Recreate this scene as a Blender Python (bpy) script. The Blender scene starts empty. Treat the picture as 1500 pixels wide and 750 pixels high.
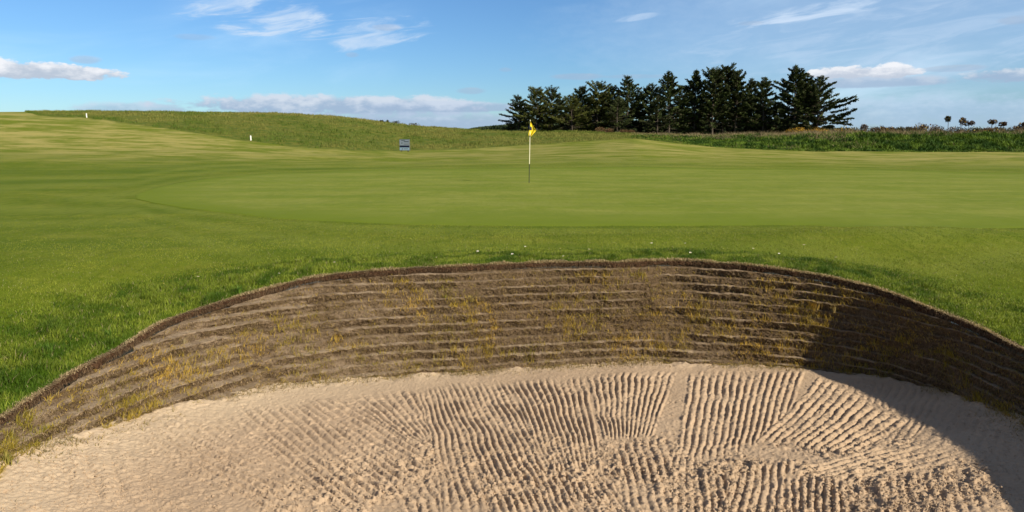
import bpy, math, random
import numpy as np
rng = np.random.default_rng(7)
random.seed(7)
R = math.radians
scene = bpy.context.scene
col = scene.collection

# ------------------------------------------------------------------ camera
F = 1083.0                      # focal length in pixels of a 1500 px wide frame
PITCH = math.atan(175.0 / F)
CZ = 1.65
cd = bpy.data.cameras.new('camera'); cam = bpy.data.objects.new('camera', cd); col.objects.link(cam)
cam.location = (0, 0, CZ); cam.rotation_euler = (math.pi / 2 - PITCH, 0, 0)
cd.sensor_width = 36; cd.lens = 36 * F / 1500; cd.clip_start = 0.05; cd.clip_end = 20000
scene.camera = cam

# ------------------------------------------------------------------ light
SUN_AZ = R(-37); SUN_EL = R(31)
SX, SY, SZ = math.cos(SUN_EL) * math.cos(SUN_AZ), math.cos(SUN_EL) * math.sin(SUN_AZ), math.sin(SUN_EL)
sd = bpy.data.lights.new('sun', 'SUN'); sd.energy = 5.0; sd.angle = R(0.5); sd.color = (1.0, 0.90, 0.74)
so = bpy.data.objects.new('sun', sd); col.objects.link(so)
from mathutils import Vector
so.rotation_euler = Vector((SX, SY, SZ)).to_track_quat('Z', 'Y').to_euler()
scene.view_settings.view_transform = 'Standard'
try: scene.view_settings.look = 'None'
except Exception: pass
scene.view_settings.exposure = 0.52
scene.view_settings.gamma = 1
scene.view_settings.use_curve_mapping = False
SKY_STRENGTH = 0.06

def ray(px, py):
    u = (px - 750.0) / F; v = (py - 375.0) / F
    ca, sa = math.cos(PITCH), math.sin(PITCH)
    return np.array([u, ca - v * sa, -sa - v * ca])
def at_z(px, py, z):
    d = ray(px, py); t = (z - CZ) / d[2]; return np.array([d[0] * t, d[1] * t, z])
def at_y(px, py, y):
    d = ray(px, py); t = y / d[1]; return np.array([d[0] * t, y, CZ + d[2] * t])

# ------------------------------------------------------------------ node helpers
class NT:
    def __init__(s, nt): s.nt = nt; nt.nodes.clear()
    def n(s, typ, **kw):
        nd = s.nt.nodes.new(typ)
        for k, v in kw.items(): setattr(nd, k, v)
        return nd
    def put(s, sock, v):
        if v is None: return
        if isinstance(v, bpy.types.NodeSocket): s.nt.links.new(v, sock)
        else: sock.default_value = v
    def m(s, op, a, b=None, c=None, clamp=False):
        nd = s.n('ShaderNodeMath', operation=op, use_clamp=clamp)
        s.put(nd.inputs[0], a); s.put(nd.inputs[1], b); s.put(nd.inputs[2], c); return nd.outputs[0]
    def ss(s, x, a, b, o0=0.0, o1=1.0):
        nd = s.n('ShaderNodeMapRange', interpolation_type='SMOOTHSTEP')
        s.put(nd.inputs[0], x); s.put(nd.inputs[1], a); s.put(nd.inputs[2], b); s.put(nd.inputs[3], o0); s.put(nd.inputs[4], o1)
        return nd.outputs[0]
    def mix(s, f, a, b, blend='MIX'):
        nd = s.n('ShaderNodeMix', data_type='RGBA', blend_type=blend)
        s.put(nd.inputs[0], f); s.put(nd.inputs[6], a); s.put(nd.inputs[7], b); return nd.outputs[2]
    def noise(s, vec, scale, detail=4, rough=0.55, dist=0.0, typ='3D'):
        nd = s.n('ShaderNodeTexNoise', noise_dimensions=typ)
        s.put(nd.inputs['Vector'], vec); nd.inputs['Scale'].default_value = scale
        nd.inputs['Detail'].default_value = detail; nd.inputs['Roughness'].default_value = rough
        nd.inputs['Distortion'].default_value = dist
        return nd.outputs['Fac']
    def mapv(s, vec, scale=(1, 1, 1), loc=(0, 0, 0), rot=(0, 0, 0)):
        nd = s.n('ShaderNodeMapping'); s.put(nd.inputs[0], vec)
        nd.inputs['Scale'].default_value = scale; nd.inputs['Location'].default_value = loc; nd.inputs['Rotation'].default_value = rot
        return nd.outputs[0]
    def attr(s, name): return s.n('ShaderNodeAttribute', attribute_name=name)
    def bump(s, h, strength, dist):
        nd = s.n('ShaderNodeBump'); s.put(nd.inputs['Height'], h)
        nd.inputs['Strength'].default_value = strength; nd.inputs['Distance'].default_value = dist
        return nd.outputs[0]

def c4(r, g, b): return (r, g, b, 1.0)
def material(name):
    m = bpy.data.materials.new(name); m.use_nodes = True
    return m, NT(m.node_tree)
def finish(t, base, rough=0.9, normal=None, spec=0.2, metallic=0.0):
    p = t.n('ShaderNodeBsdfPrincipled'); t.put(p.inputs['Base Color'], base); t.put(p.inputs['Roughness'], rough)
    p.inputs['Specular IOR Level'].default_value = spec; p.inputs['Metallic'].default_value = metallic
    if normal is not None: t.put(p.inputs['Normal'], normal)
    o = t.n('ShaderNodeOutputMaterial'); t.nt.links.new(p.outputs[0], o.inputs[0]); return p
def simple(name, c, rough=0.6, var=0.15, scale=20, spec=0.3, metallic=0.0):
    m, t = material(name); tc = t.n('ShaderNodeTexCoord').outputs['Object']
    n = t.noise(tc, scale)
    b = t.mix(n, c4(*[x * (1 - var) for x in c]), c4(*[min(1, x * (1 + var)) for x in c]))
    finish(t, b, rough, None, spec, metallic); return m
def blade_material(name, trans=0.35, rough=0.6):
    """leaf / blade material, colour from the per-blade attribute"""
    m, t = material(name); a = t.attr('col').outputs['Color']
    d = t.n('ShaderNodeBsdfPrincipled'); t.put(d.inputs['Base Color'], a); d.inputs['Roughness'].default_value = rough
    d.inputs['Specular IOR Level'].default_value = 0.25
    tr = t.n('ShaderNodeBsdfTranslucent'); t.put(tr.inputs['Color'], t.mix(1.0, a, c4(1.0, 1.0, 0.55), 'MULTIPLY'))
    mx = t.n('ShaderNodeMixShader'); mx.inputs[0].default_value = trans
    t.nt.links.new(d.outputs[0], mx.inputs[1]); t.nt.links.new(tr.outputs[0], mx.inputs[2])
    o = t.n('ShaderNodeOutputMaterial'); t.nt.links.new(mx.outputs[0], o.inputs[0]); return m

# ------------------------------------------------------------------ world: sky and clouds
world = bpy.data.worlds.new('World'); scene.world = world; world.use_nodes = True
t = NT(world.node_tree)
sky = t.n('ShaderNodeTexSky', sky_type='NISHITA'); sky.sun_disc = False
sky.sun_elevation = SUN_EL; sky.sun_rotation = math.atan2(SX, SY)
sky.air_density = 1.0; sky.dust_density = 0.15; sky.ozone_density = 3.0; sky.altitude = 30
vec = t.n('ShaderNodeTexCoord').outputs['Generated']
sep = t.n('ShaderNodeSeparateXYZ'); t.put(sep.inputs[0], vec)
AZ = t.m('ARCTAN2', sep.outputs[0], sep.outputs[1]); EL = t.m('ARCSINE', sep.outputs[2])
def azel(px, py):
    d = ray(px, py); d = d / np.linalg.norm(d); return math.atan2(d[0], d[1]), math.asin(d[2])
skyc = t.mix(1.0, sky.outputs[0], c4(0.72, 1.04, 1.38), 'MULTIPLY')
# thin high cirrus
cmb = t.n('ShaderNodeCombineXYZ'); t.put(cmb.inputs[0], t.m('ADD', t.m('MULTIPLY', AZ, 2.2), t.m('MULTIPLY', EL, 1.5)))
t.put(cmb.inputs[1], t.m('SUBTRACT', t.m('MULTIPLY', EL, 13.0), t.m('MULTIPLY', AZ, 2.0)))
CV = cmb.outputs[0]
cir = t.noise(CV, 1.4, 6, 0.55, 0.6)
cirb = t.noise(t.mapv(vec, (1, 1, 2.2)), 2.6, 3, 0.5)
cirm = t.m('MULTIPLY', t.ss(cir, 0.46, 0.80), t.ss(cirb, 0.42, 0.62))
cirm = t.m('MULTIPLY', cirm, t.ss(AZ, -0.7, 0.5, 0.35, 1.0))
colr = t.mix(t.m('MULTIPLY', cirm, 0.55), skyc, c4(9.0, 11.5, 13.5))
nz1 = t.noise(t.mapv(vec, (1, 1, 1.8)), 16, 7, 0.62)
nz2 = t.noise(t.mapv(vec, (1, 1, 2.5), (3, 1, 2)), 42, 5, 0.6)
nzw = t.noise(CV, 5.0, 6, 0.6, 0.8)
def cloud(px, py, rx, ry, op, soft, amp, top, bot, flat=0.0, wisp=False, tilt=0.0):
    """a cloud bank at a compass direction and height; rx, ry in frame pixels"""
    global colr
    a0, e0 = azel(px, py); a1, _ = azel(px + rx, py); _, e1 = azel(px, py - ry)
    w = abs(a1 - a0); h = abs(e1 - e0)
    da = t.m('DIVIDE', t.m('SUBTRACT', AZ, a0), w)
    de = t.m('DIVIDE', t.m('SUBTRACT', EL, e0), h)
    if tilt: de = t.m('SUBTRACT', de, t.m('MULTIPLY', da, tilt))
    dlow = t.m('MULTIPLY', t.m('MINIMUM', de, 0.0), 1.0 + flat)
    dup = t.m('MAXIMUM', de, 0.0)
    q = t.m('ADD', t.m('MULTIPLY', da, da), t.m('ADD', t.m('MULTIPLY', dlow, dlow), t.m('MULTIPLY', dup, dup)))
    nn = nzw if wisp else t.m('ADD', t.m('MULTIPLY', nz1, 0.5), t.m('MULTIPLY', nz2, 0.5))
    f = t.m('ADD', t.m('SUBTRACT', 1.0, q), t.m('MULTIPLY', t.m('SUBTRACT', nn, 0.52), amp))
    msk = t.m('MULTIPLY', t.ss(f, 0.0, soft), op)
    if wisp: msk = t.m('MULTIPLY', msk, t.ss(nzw, .34, .70, .0, 1.15))
    sh = t.m('ADD', t.m('MULTIPLY', de, 0.8), t.m('MULTIPLY', t.m('SUBTRACT', t.m('ADD', t.m('MULTIPLY', nz1, .5), t.m('MULTIPLY', nz2, .5)), 0.5), 4.5))
    K = 1.38; cc = t.mix(t.ss(sh, -0.3, 0.85), c4(*[K * q for q in bot]), c4(*[K * q for q in top]))
    colr = t.mix(msk, colr, cc)
W = (7.6, 7.8, 8.2); G = (3.7, 4.4, 5.5); W2 = (5.9, 6.6, 7.6); G2 = (3.1, 4.1, 5.6); TH = (5.2, 6.4, 8.0)
cloud(1300, 30, 900, 190, 0.34, 1.0, .9, (5.2, 6.6, 8.2), (5.0, 6.5, 8.2))
cloud(1380, 168, 420, 38, 0.62, 0.9, 2.4, (4.4, 5.6, 7.2), (3.3, 4.6, 6.6), wisp=False)   # pale layer low on the right
cloud(1300, 60, 400, 70, 0.30, 1.0, 3.0, TH, TH, wisp=True, tilt=0.2)
cloud(560, 181, 230, 12, 0.60, 0.6, 2.0, W2, (3.4, 4.6, 6.4))
cloud(500, 157, 275, 21, 0.95, 0.6, 3.6, (5.6, 6.2, 7.1), G2, flat=0.3)
cloud(430, 171, 200, 9, 0.6, 0.7, 3.0, (4.6, 5.5, 6.8), G2)
cloud(640, 176, 170, 16, 0.75, 0.7, 2.2, (4.2, 5.2, 6.6), G2)
cloud(660, 158, 150, 11, 0.80, 0.5, 1.6, (5.0, 5.8, 7.0), G2, flat=0.6)
cloud(200, 160, 100, 13, 0.65, 0.7, 2.6, (5.0, 5.8, 7.0), G2, flat=0.3)
cloud(50, 106, 145, 20, 1.0, 0.45, 4.6, W, (4.2, 4.9, 5.9), flat=0.8)
cloud(125, 88, 28, 9, 0.5, 0.7, 2.0, (4.6, 5.6, 6.8), G, flat=0.2)
cloud(378, 20, 125, 40, 0.85, 0.9, 3.0, TH, TH, wisp=True, tilt=-0.5)
cloud(550, 48, 85, 30, 0.65, 0.9, 3.0, TH, TH, wisp=True, tilt=0.3)
cloud(566, 40, 24, 6, 0.45, 0.7, 1.5, (4.4, 5.2, 6.6), G2)
cloud(285, 54, 36, 6, 0.32, 0.8, 1.5, (4.4, 5.2, 6.8), G2)
cloud(516, 80, 12, 5, 0.40, 0.8, 1.5, (4.2, 5.1, 6.6), G2)
cloud(690, 133, 26, 6, 0.50, 0.7, 1.5, G, G2)
cloud(740, 102, 12, 4, 0.35, 0.8, 1.5, G, G2)
cloud(845, 112, 46, 6, 0.55, 0.7, 1.4, G, G2)
cloud(930, 112, 60, 4, 0.35, 0.7, 1.4, G, G2)
cloud(1180, 18, 140, 13, 0.8, 0.8, 2.2, TH, TH, wisp=True, tilt=1.0)
cloud(925, 26, 42, 6, 0.45, 0.8, 2.0, TH, TH, wisp=True, tilt=0.8)
cloud(1100, 34, 24, 4, 0.35, 0.8, 1.6, G, G2)
cloud(1280, 122, 130, 13, 0.80, 0.6, 1.8, (4.6, 5.3, 6.4), G2, flat=0.6)
cloud(1238, 108, 62, 14, 1.0, 0.45, 4.6, W, (4.6, 5.2, 6.2), flat=0.7)
cloud(1308, 107, 44, 15, 1.0, 0.45, 4.4, W, (4.6, 5.2, 6.2), flat=0.7)
cloud(1475, 112, 80, 16, 0.85, 0.6, 4.0, (6.0, 6.5, 7.2), G2, flat=0.5)
cloud(1400, 100, 60, 6, 0.5, 0.7, 1.5, G, G2)
cloud(1490, 29, 40, 8, 0.5, 0.7, 1.5, G, G2)
# unseen broken cloud added out of the frame to neutralise the sky fill
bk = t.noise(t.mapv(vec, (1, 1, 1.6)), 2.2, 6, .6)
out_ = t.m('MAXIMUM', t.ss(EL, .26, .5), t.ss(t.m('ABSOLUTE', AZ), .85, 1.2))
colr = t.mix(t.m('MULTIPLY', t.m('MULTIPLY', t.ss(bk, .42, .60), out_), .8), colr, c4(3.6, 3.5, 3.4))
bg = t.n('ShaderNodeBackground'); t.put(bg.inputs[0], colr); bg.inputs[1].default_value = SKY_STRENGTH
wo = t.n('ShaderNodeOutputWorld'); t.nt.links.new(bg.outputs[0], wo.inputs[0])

# ------------------------------------------------------------------ mesh helpers
def mesh_np(name, verts, faces, mat, parent=None, smooth=False, attrs=None, ngon=None):
    """faces: list of (n,k) arrays, possibly of different k"""
    if not isinstance(faces, list): faces = [faces]
    faces = [np.asarray(f, dtype=np.int32) for f in faces if len(f)]
    me = bpy.data.meshes.new(name); verts = np.asarray(verts, dtype=np.float32)
    me.vertices.add(len(verts)); me.vertices.foreach_set('co', verts.ravel())
    loops = np.concatenate([f.ravel() for f in faces]); tot = np.concatenate([np.full(len(f), f.shape[1], dtype=np.int32) for f in faces])
    st = np.concatenate([[0], np.cumsum(tot)[:-1]]).astype(np.int32)
    me.loops.add(len(loops)); me.loops.foreach_set('vertex_index', loops)
    me.polygons.add(len(tot)); me.polygons.foreach_set('loop_start', st)
    try: me.polygons.foreach_set('loop_total', tot)
    except Exception: pass
    me.update(calc_edges=True)
    me.polygons.foreach_set('use_smooth', np.full(len(tot), smooth))
    for k, v in (attrs or {}).items():
        v = np.asarray(v, dtype=np.float32)
        if v.ndim == 1:
            a = me.attributes.new(k, 'FLOAT', 'POINT'); a.data.foreach_set('value', v)
        else:
            a = me.attributes.new(k, 'FLOAT_COLOR', 'POINT'); a.data.foreach_set('color', np.c_[v, np.ones(len(v))].astype(np.float32).ravel())
    mats = mat if isinstance(mat, (list, tuple)) else [mat]
    for mm in mats: me.materials.append(mm)
    o = bpy.data.objects.new(name, me); col.objects.link(o)
    if parent is not None: o.parent = parent
    return o
def tag(o, label=None, cat=None, group=None, kind=None):
    if label: o['label'] = label
    if cat: o['category'] = cat
    if group: o['group'] = group
    if kind: o['kind'] = kind
    return o
def empty(name, loc, rz=0.0):
    o = bpy.data.objects.new(name, None); col.objects.link(o); o.location = loc; o.rotation_euler = (0, 0, rz)
    o.empty_display_size = 0.2; return o

class MB:
    """collects shapes, then links them as one mesh"""
    def __init__(s): s.v = []; s.f3 = []; s.f4 = []; s.c = []; s.n = 0
    def add(s, v, f, c=None):
        v = np.asarray(v, dtype=float); f = np.asarray(f, dtype=int) + s.n
        (s.f4 if f.shape[1] == 4 else s.f3).append(f); s.v.append(v); s.n += len(v)
        s.c.append(np.broadcast_to(np.asarray(c if c is not None else (1, 1, 1), dtype=float), (len(v), 3)))
    def box(s, x0, x1, y0, y1, z0, z1, c=None, bev=0.0):
        b = bev
        if b <= 0:
            v = [(x, y, z) for z in (z0, z1) for x, y in ((x0, y0), (x1, y0), (x1, y1), (x0, y1))]
            s.add(v, [(0, 3, 2, 1), (4, 5, 6, 7), (0, 1, 5, 4), (1, 2, 6, 5), (2, 3, 7, 6), (3, 0, 4, 7)], c)
        else:
            rings = [(z0, b), (z0 + b, 0), (z1 - b, 0), (z1, b)]
            v = []
            for z, i in rings:
                j = b
                v += [(x0 + i + (j if i == 0 else 0), y0 + i, z), (x1 - i - (j if i == 0 else 0), y0 + i, z), (x1 - i, y0 + i + (j if i == 0 else 0), z), (x1 - i, y1 - i - (j if i == 0 else 0), z),
                      (x1 - i - (j if i == 0 else 0), y1 - i, z), (x0 + i + (j if i == 0 else 0), y1 - i, z), (x0 + i, y1 - i - (j if i == 0 else 0), z), (x0 + i, y0 + i + (j if i == 0 else 0), z)]
            f = []
            for k in range(3):
                for i in range(8): a = k * 8 + i; bb = k * 8 + (i + 1) % 8; f.append((a, bb, bb + 8, a + 8))
            f += [(24, 25, 26, 31), (26, 27, 30, 31), (27, 28, 29, 30), (7, 2, 1, 0), (7, 6, 3, 2), (6, 5, 4, 3)]
            s.add(v, f, c)
    def tube(s, pts, rad, n=8, c=None, cap=True):
        pts = np.asarray(pts, dtype=float); m = len(pts); rad = np.broadcast_to(rad, (m,))
        d = np.gradient(pts, axis=0); d /= np.linalg.norm(d, axis=1)[:, None] + 1e-9
        ref = np.array([0.13, 0.97, 0.2]) if abs(d[:, 1]).mean() < 0.8 else np.array([1, 0, 0.1])
        a = np.cross(d, ref); a /= np.linalg.norm(a, axis=1)[:, None] + 1e-9; b = np.cross(d, a)
        th = np.linspace(0, 2 * np.pi, n, endpoint=False)
        v = pts[:, None] + rad[:, None, None] * (a[:, None] * np.cos(th)[None, :, None] + b[:, None] * np.sin(th)[None, :, None])
        i = np.arange(m - 1)[:, None] * n; j = np.arange(n)[None]; jn = (j + 1) % n
        f = np.stack([i + j, i + jn, i + n + jn, i + n + j], -1).reshape(-1, 4)
        s.add(v.reshape(-1, 3), f, c)
        if cap:
            e = (m - 1) * n
            cv = np.vstack([pts[:1], v[0], pts[-1:], v[-1]]); ff = []
            for k in range(n): ff += [(0, 1 + (k + 1) % n, 1 + k), (n + 1, n + 2 + k, n + 2 + (k + 1) % n)]
            s.add(cv, ff, c)
    def build(s, name, mat, parent=None, smooth=False):
        fs = []
        if s.f4: fs.append(np.vstack(s.f4))
        if s.f3: fs.append(np.vstack(s.f3))
        return mesh_np(name, np.vstack(s.v), fs, mat, parent, smooth, {'col': np.vstack(s.c)})

def blades(P, h, w, lean, colr_, yaw=None, bend=0.5, up=None):
    """grass blades: P (n,3) roots, h heights, w widths, lean (n,2) tip offset"""
    n = len(P); h = np.broadcast_to(h, (n,)); w = np.broadcast_to(w, (n,))
    if yaw is None: yaw = rng.uniform(0, 2 * np.pi, n)
    sx = np.c_[np.cos(yaw), np.sin(yaw), np.zeros(n)] * (w / 2)[:, None]
    L = np.c_[lean, np.zeros(n)]
    z = np.array([0, 0, 1.0]) if up is None else up
    mid = P + z * (h * 0.55)[:, None] + L * (0.55 * (1 - bend))
    tip = P + z * h[:, None] + L
    v = np.stack([P - sx, P + sx, mid - sx * 0.75, mid + sx * 0.75, tip], 1).reshape(-1, 3)
    b = (np.arange(n) * 5)[:, None]
    return v, b + np.array([[0, 1, 3, 2]]), b + np.array([[2, 3, 4]]), np.repeat(np.asarray(colr_), 5, 0)
def blade_obj(name, parts, mat, parent=None):
    vs, q, tr, cs = [], [], [], []; off = 0
    for v, a, b, c in parts:
        vs.append(v); q.append(a + off); tr.append(b + off); cs.append(c); off += len(v)
    return mesh_np(name, np.vstack(vs), [np.vstack(q), np.vstack(tr)], mat, parent, False, {'col': np.vstack(cs)})
def mixcol(n, a, b, var=0.18, t_=None):
    a = np.array(a); b = np.array(b)
    k = rng.random(n) if t_ is None else np.clip(t_, 0, 1)
    return (a + (b - a) * k[:, None]) * (1 + rng.uniform(-var, var, n))[:, None]

# smooth value noise on the plane
_tabs = {}
def vn(x, y, scale, seed=0):
    if seed not in _tabs: _tabs[seed] = np.random.default_rng(1000 + seed).random((256, 256))
    T_ = _tabs[seed]; X = np.asarray(x) / scale + 1000.0; Y = np.asarray(y) / scale + 1000.0
    xi = np.floor(X).astype(int); yi = np.floor(Y).astype(int); fx = X - xi; fy = Y - yi
    fx = fx * fx * (3 - 2 * fx); fy = fy * fy * (3 - 2 * fy)
    g = lambda a, b: T_[a & 255, b & 255]
    return (g(xi, yi) * (1 - fx) + g(xi + 1, yi) * fx) * (1 - fy) + (g(xi, yi + 1) * (1 - fx) + g(xi + 1, yi + 1) * fx) * fy
def fbm(x, y, scale, oct=4, seed=0, gain=0.5):
    s = 0; a = 1; tot = 0
    for i in range(oct): s = s + a * vn(x, y, scale / 2 ** i, seed + i); tot += a; a *= gain
    return s / tot
def S(x, a, b):
    k = np.clip((np.asarray(x, dtype=float) - a) / (b - a), 0, 1); return k * k * (3 - 2 * k)

# ------------------------------------------------------------------ bunker outline (polar about C)
C = np.array([0.5, 5.5])
LIP = [(0, 611, -.55), (50, 579, -.52), (112, 541, -.47), (187, 502, -.40), (233, 471, -.33), (327, 439, -.22), (400, 419, -.14), (450, 406, -.08), (500, 399, -.04),
       (567, 394, -.02), (667, 389, 0), (767, 384, 0), (900, 383, 0), (992, 380, 0), (1060, 384, 0), (1124, 390, -.01), (1204, 402, -.05), (1284, 420, -.11), (1352, 446, -.19),
       (1408, 466, -.25), (1460, 490, -.31), (1500, 510, -.35)]
BAS = [(0, 674, -.80), (47, 658, -.83), (140, 630, -.90), (200, 609, -.94), (261, 593, -.99), (327, 583, -1.03), (400, 565, -1.08), (450, 562, -1.1), (533, 553, -1.13), (677, 545, -1.15),
       (800, 537, -1.15), (900, 531, -1.15), (1020, 535, -1.15), (1152, 538, -1.14), (1248, 546, -1.11), (1320, 554, -1.07), (1380, 568, -1.02), (1440, 590, -.95), (1500, 610, -.88)]
lipw = [at_z(*p) for p in LIP]; basw = [at_z(*p) for p in BAS]
lipw += [np.array(p) for p in [(4.95, 5.7, -.27), (4.85, 4.3, -.2), (4.1, 2.6, -.22), (2.4, 1.6, -.25), (0.2, 1.4, -.2), (-2.2, 1.8, -.28), (-3.6, 2.9, -.4), (-4.35, 4.3, -.5)]]
basw += [np.array(p) for p in [(4.45, 5.4, -.95), (4.35, 4.3, -.95), (3.6, 3.2, -.93), (2.1, 2.4, -.9), (0.2, 2.25, -.88), (-1.8, 2.6, -.85), (-2.9, 3.3, -.82), (-3.55, 4.2, -.8)]]
TH_N = 2400
TH_G = np.linspace(-np.pi, np.pi, TH_N + 1)
def polar_table(pts):
    a = np.array([math.atan2(p[1] - C[1], p[0] - C[0]) for p in pts]); r = np.array([math.hypot(p[0] - C[0], p[1] - C[1]) for p in pts]); z = np.array([p[2] for p in pts])
    o = np.argsort(a); a, r, z = a[o], r[o], z[o]
    A = np.r_[a - 2 * np.pi, a, a + 2 * np.pi]; Rr = np.r_[r, r, r]; Z = np.r_[z, z, z]
    rr = np.interp(TH_G, A, Rr); zz = np.interp(TH_G, A, Z)
    k = 25; ker = np.hanning(2 * k + 1); ker /= ker.sum()
    sm = lambda q: np.convolve(np.r_[q[-k - 1:-1], q, q[1:k + 1]], ker, 'valid')
    return sm(rr), sm(zz)
RL, ZL = polar_table(lipw); RB, ZB = polar_table(basw)
RL = RL + 0.022 * (np.interp(TH_G, np.linspace(-np.pi, np.pi, 61), np.r_[rng.random(60), 0.5]) - .5) + 0.012 * (np.interp(TH_G, np.linspace(-np.pi, np.pi, 301), np.r_[rng.random(300), 0.5]) - .5)
RL[-1] = RL[0]
RB = np.minimum(RB, RL - 0.10)
def pol(x, y):
    return np.arctan2(y - C[1], x - C[0]), np.hypot(x - C[0], y - C[1])
def at_t(tab, th): return np.interp((np.asarray(th) + np.pi) % (2 * np.pi) - np.pi, TH_G, tab)

# ------------------------------------------------------------------ terrain
PXT = [-600, 0, 150, 400, 500, 600, 680, 750, 850, 950, 1050, 1200, 1500, 2200]
SKYP = [168, 168.5, 167, 168, 173, 185, 190.5, 193, 193, 197, 199, 199, 199, 199]
ZC_T = [CZ + (200 - p) / F * 115 for p in SKYP]
ZA_P = [-600, 0, 300, 450, 600, 750, 850, 930, 1050, 1200, 1500, 2200]
ZA_T = [2.4, 2.1, 1.3, .5, .05, .47, .95, 1.15, .39, 0, 0, 0]
DC_P = [-600, 700, 850, 1000, 1100, 1200, 2200]; DC_T = [115, 115, 112, 106, 98, 94, 94]
def T(x, y):
    x = np.asarray(x, dtype=float); y = np.asarray(y, dtype=float)
    yy = np.maximum(y, 6.0); px = 750 + F * x / (yy * 0.987)
    px = np.clip(px, -600, 2200); d = yy + 0.12 * np.abs(x) * S(np.abs(x), 0, 80)
    zc = np.interp(px, PXT, ZC_T); za = np.interp(px, ZA_P, ZA_T); dc = np.interp(px, DC_P, DC_T)
    z = za * S(d, 28, 88) + (zc - za) * S(d, np.minimum(52 + np.clip(px - 500, 0, 500) * .06, 80), dc)
    z = z - np.clip(d - dc - 8, 0, 500) * 0.035 * S(d, dc, dc + 40)
    z = z * S(y, 6, 28)
    z = z + 0.17 * np.exp(-(((x - 6.6) / 2.6) ** 2 + ((y - 11.9) / 1.1) ** 2)) + 0.07 * np.exp(-(((x - 2.2) / 4.0) ** 2 + ((y - 11.6 - .15 * np.sin(x)) / .75) ** 2)) - 0.15 * np.exp(-(((x + 12) / 6) ** 2 + ((y - 16) / 5) ** 2))
    z = z + 0.30 * np.exp(-(((x - 31) / 5) ** 2 + ((y - 47) / 3) ** 2)) + 0.25 * np.exp(-(((x + 13) / 10) ** 2 + ((y - 52) / 2.5) ** 2))
    z = z + (fbm(x, y, 14, 3, 20) - .5) * 0.28 * S(y, 22, 60) + (fbm(x, y, 5, 3, 24) - .5) * 0.07 * S(y, 10, 20)
    return z
def ground(x, y):
    th, r = pol(x, y); rl = at_t(RL, th); zl = at_t(ZL, th)
    k = S(r - rl, 0, 3.2)
    z = zl * (1 - k) + T(x, y) * k
    near = (1 - S(r - rl, 0, 1.2))
    return z + (fbm(x, y, 0.5, 3, 30) - .5) * 0.05 * (0.4 + near) + (1 - S(r - rl, 0, 0.22)) * -0.02
def cast(px, py, dmin=6, dmax=140):
    ds = np.geomspace(dmin, dmax, 1600); d = ray(px, py); tt = ds / d[1]
    x = d[0] * tt; z = CZ + d[2] * tt; g = T(x, ds)
    i = np.argmax(z < g)
    if not (z < g).any(): return None
    return np.array([x[i], ds[i], g[i]])
def dist_table(pts, fallback):
    P_, D_ = [], []
    for px, py in pts:
        c = cast(px, py); P_.append(px); D_.append(c[1] if c is not None else fallback)
    return np.array(P_), np.array(D_)
def px_of(x, y): return np.where(y > 0.5, 750 + F * x / (np.maximum(y, .5) * 0.987), -9999)
RGH = dist_table([(60, 169.5), (128, 173), (200, 182), (300, 197), (370, 207), (430, 216), (520, 220), (600, 221), (680, 218), (760, 213), (850, 207.5), (930, 203), (960, 206), (1050, 216), (1130, 220), (1200, 222), (1350, 223), (1500, 223), (1700, 223)], 112)
RGH = (np.r_[-2000, 0, RGH[0], 4000], np.r_[118, 118, RGH[1], RGH[1][-1]])
GRF = dist_table([(188, 290), (215, 298), (260, 305), (400, 322), (600, 331), (800, 333), (1000, 332), (1200, 331), (1350, 333), (1500, 335), (1600, 335)], 14)
GRB = dist_table([(188, 289), (215, 278), (260, 268), (300, 262), (400, 254), (600, 248), (775, 246), (1000, 246), (1300, 249), (1500, 254), (1600, 258)], 40)
GRF = (np.r_[GRF[0], 2000, 2300, 2450], np.r_[GRF[1], 15.0, 17.6, 19.6])
GRB = (np.r_[GRB[0], 2000, 2300, 2450], np.r_[GRB[1], 26.0, 22.0, 19.7])
def rough_mask(x, y):
    p = px_of(x, y); d = np.interp(p, *RGH) + (fbm(x, y, 3.0, 2, 40) - .5) * 2.5
    return S(y - d, -0.8, 0.8) * (y > 20)

# ground sheet, polar about the bunker, out to the horizon
rs = np.r_[0, np.cumsum(np.geomspace(0.018, 0.10, 60))]
rs = np.r_[rs, rs[-1] + np.cumsum(np.geomspace(0.10, 1.1, 150))]
rs = np.r_[rs, rs[-1] + np.cumsum(np.geomspace(1.1, 420, 60))]
NA = 1600
tha = np.linspace(-np.pi, np.pi, NA, endpoint=False)
rl = at_t(RL, tha)
RR = rl[None, :] + rs[:, None]
GX = C[0] + RR * np.cos(tha)[None]; GY = C[1] + RR * np.sin(tha)[None]; GZ = ground(GX, GY)
far = np.hypot(GX, GY)
GZ = GZ * (1 - S(far, 200, 600)) - 6 * S(far, 200, 600)
i = np.arange(len(rs) - 1)[:, None] * NA; j = np.arange(NA)[None]; jn = (j + 1) % NA
gf = np.stack([i + j, i + NA + j, i + NA + jn, i + jn], -1).reshape(-1, 4)
lipd = np.broadcast_to(rs[:, None], GX.shape)
a_rough = rough_mask(GX, GY)
lushw = np.interp(tha, [-3.14, -2.9, -2.2, -1.0, 0, .35, 0.8, 1.57, 2.3, 2.75, 3.14], [1.3, 1.5, 1.5, 1.5, 1.5, 1.3, 1.1, 1.1, 1.4, 1.5, 1.3])[None]
a_lush = 1 - S(lipd + (fbm(GX, GY, .6, 3, 50) - .5) * .5, lushw * .65, lushw * 1.15)
pxg = px_of(GX, GY)
a_tan = S(GY, 34, 56) * np.interp(pxg, [-9999, -10, 300, 520, 700, 1000, 1500, 3000], [0.9, .95, 0.85, .55, .60, .75, .85, .7]) * (1 - a_rough * .7)
a_edge = 1 - S(lipd, 0.02, 0.10 * S(fbm(GX, GY, .3, 3, 56), .3, .6) + .022)

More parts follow.
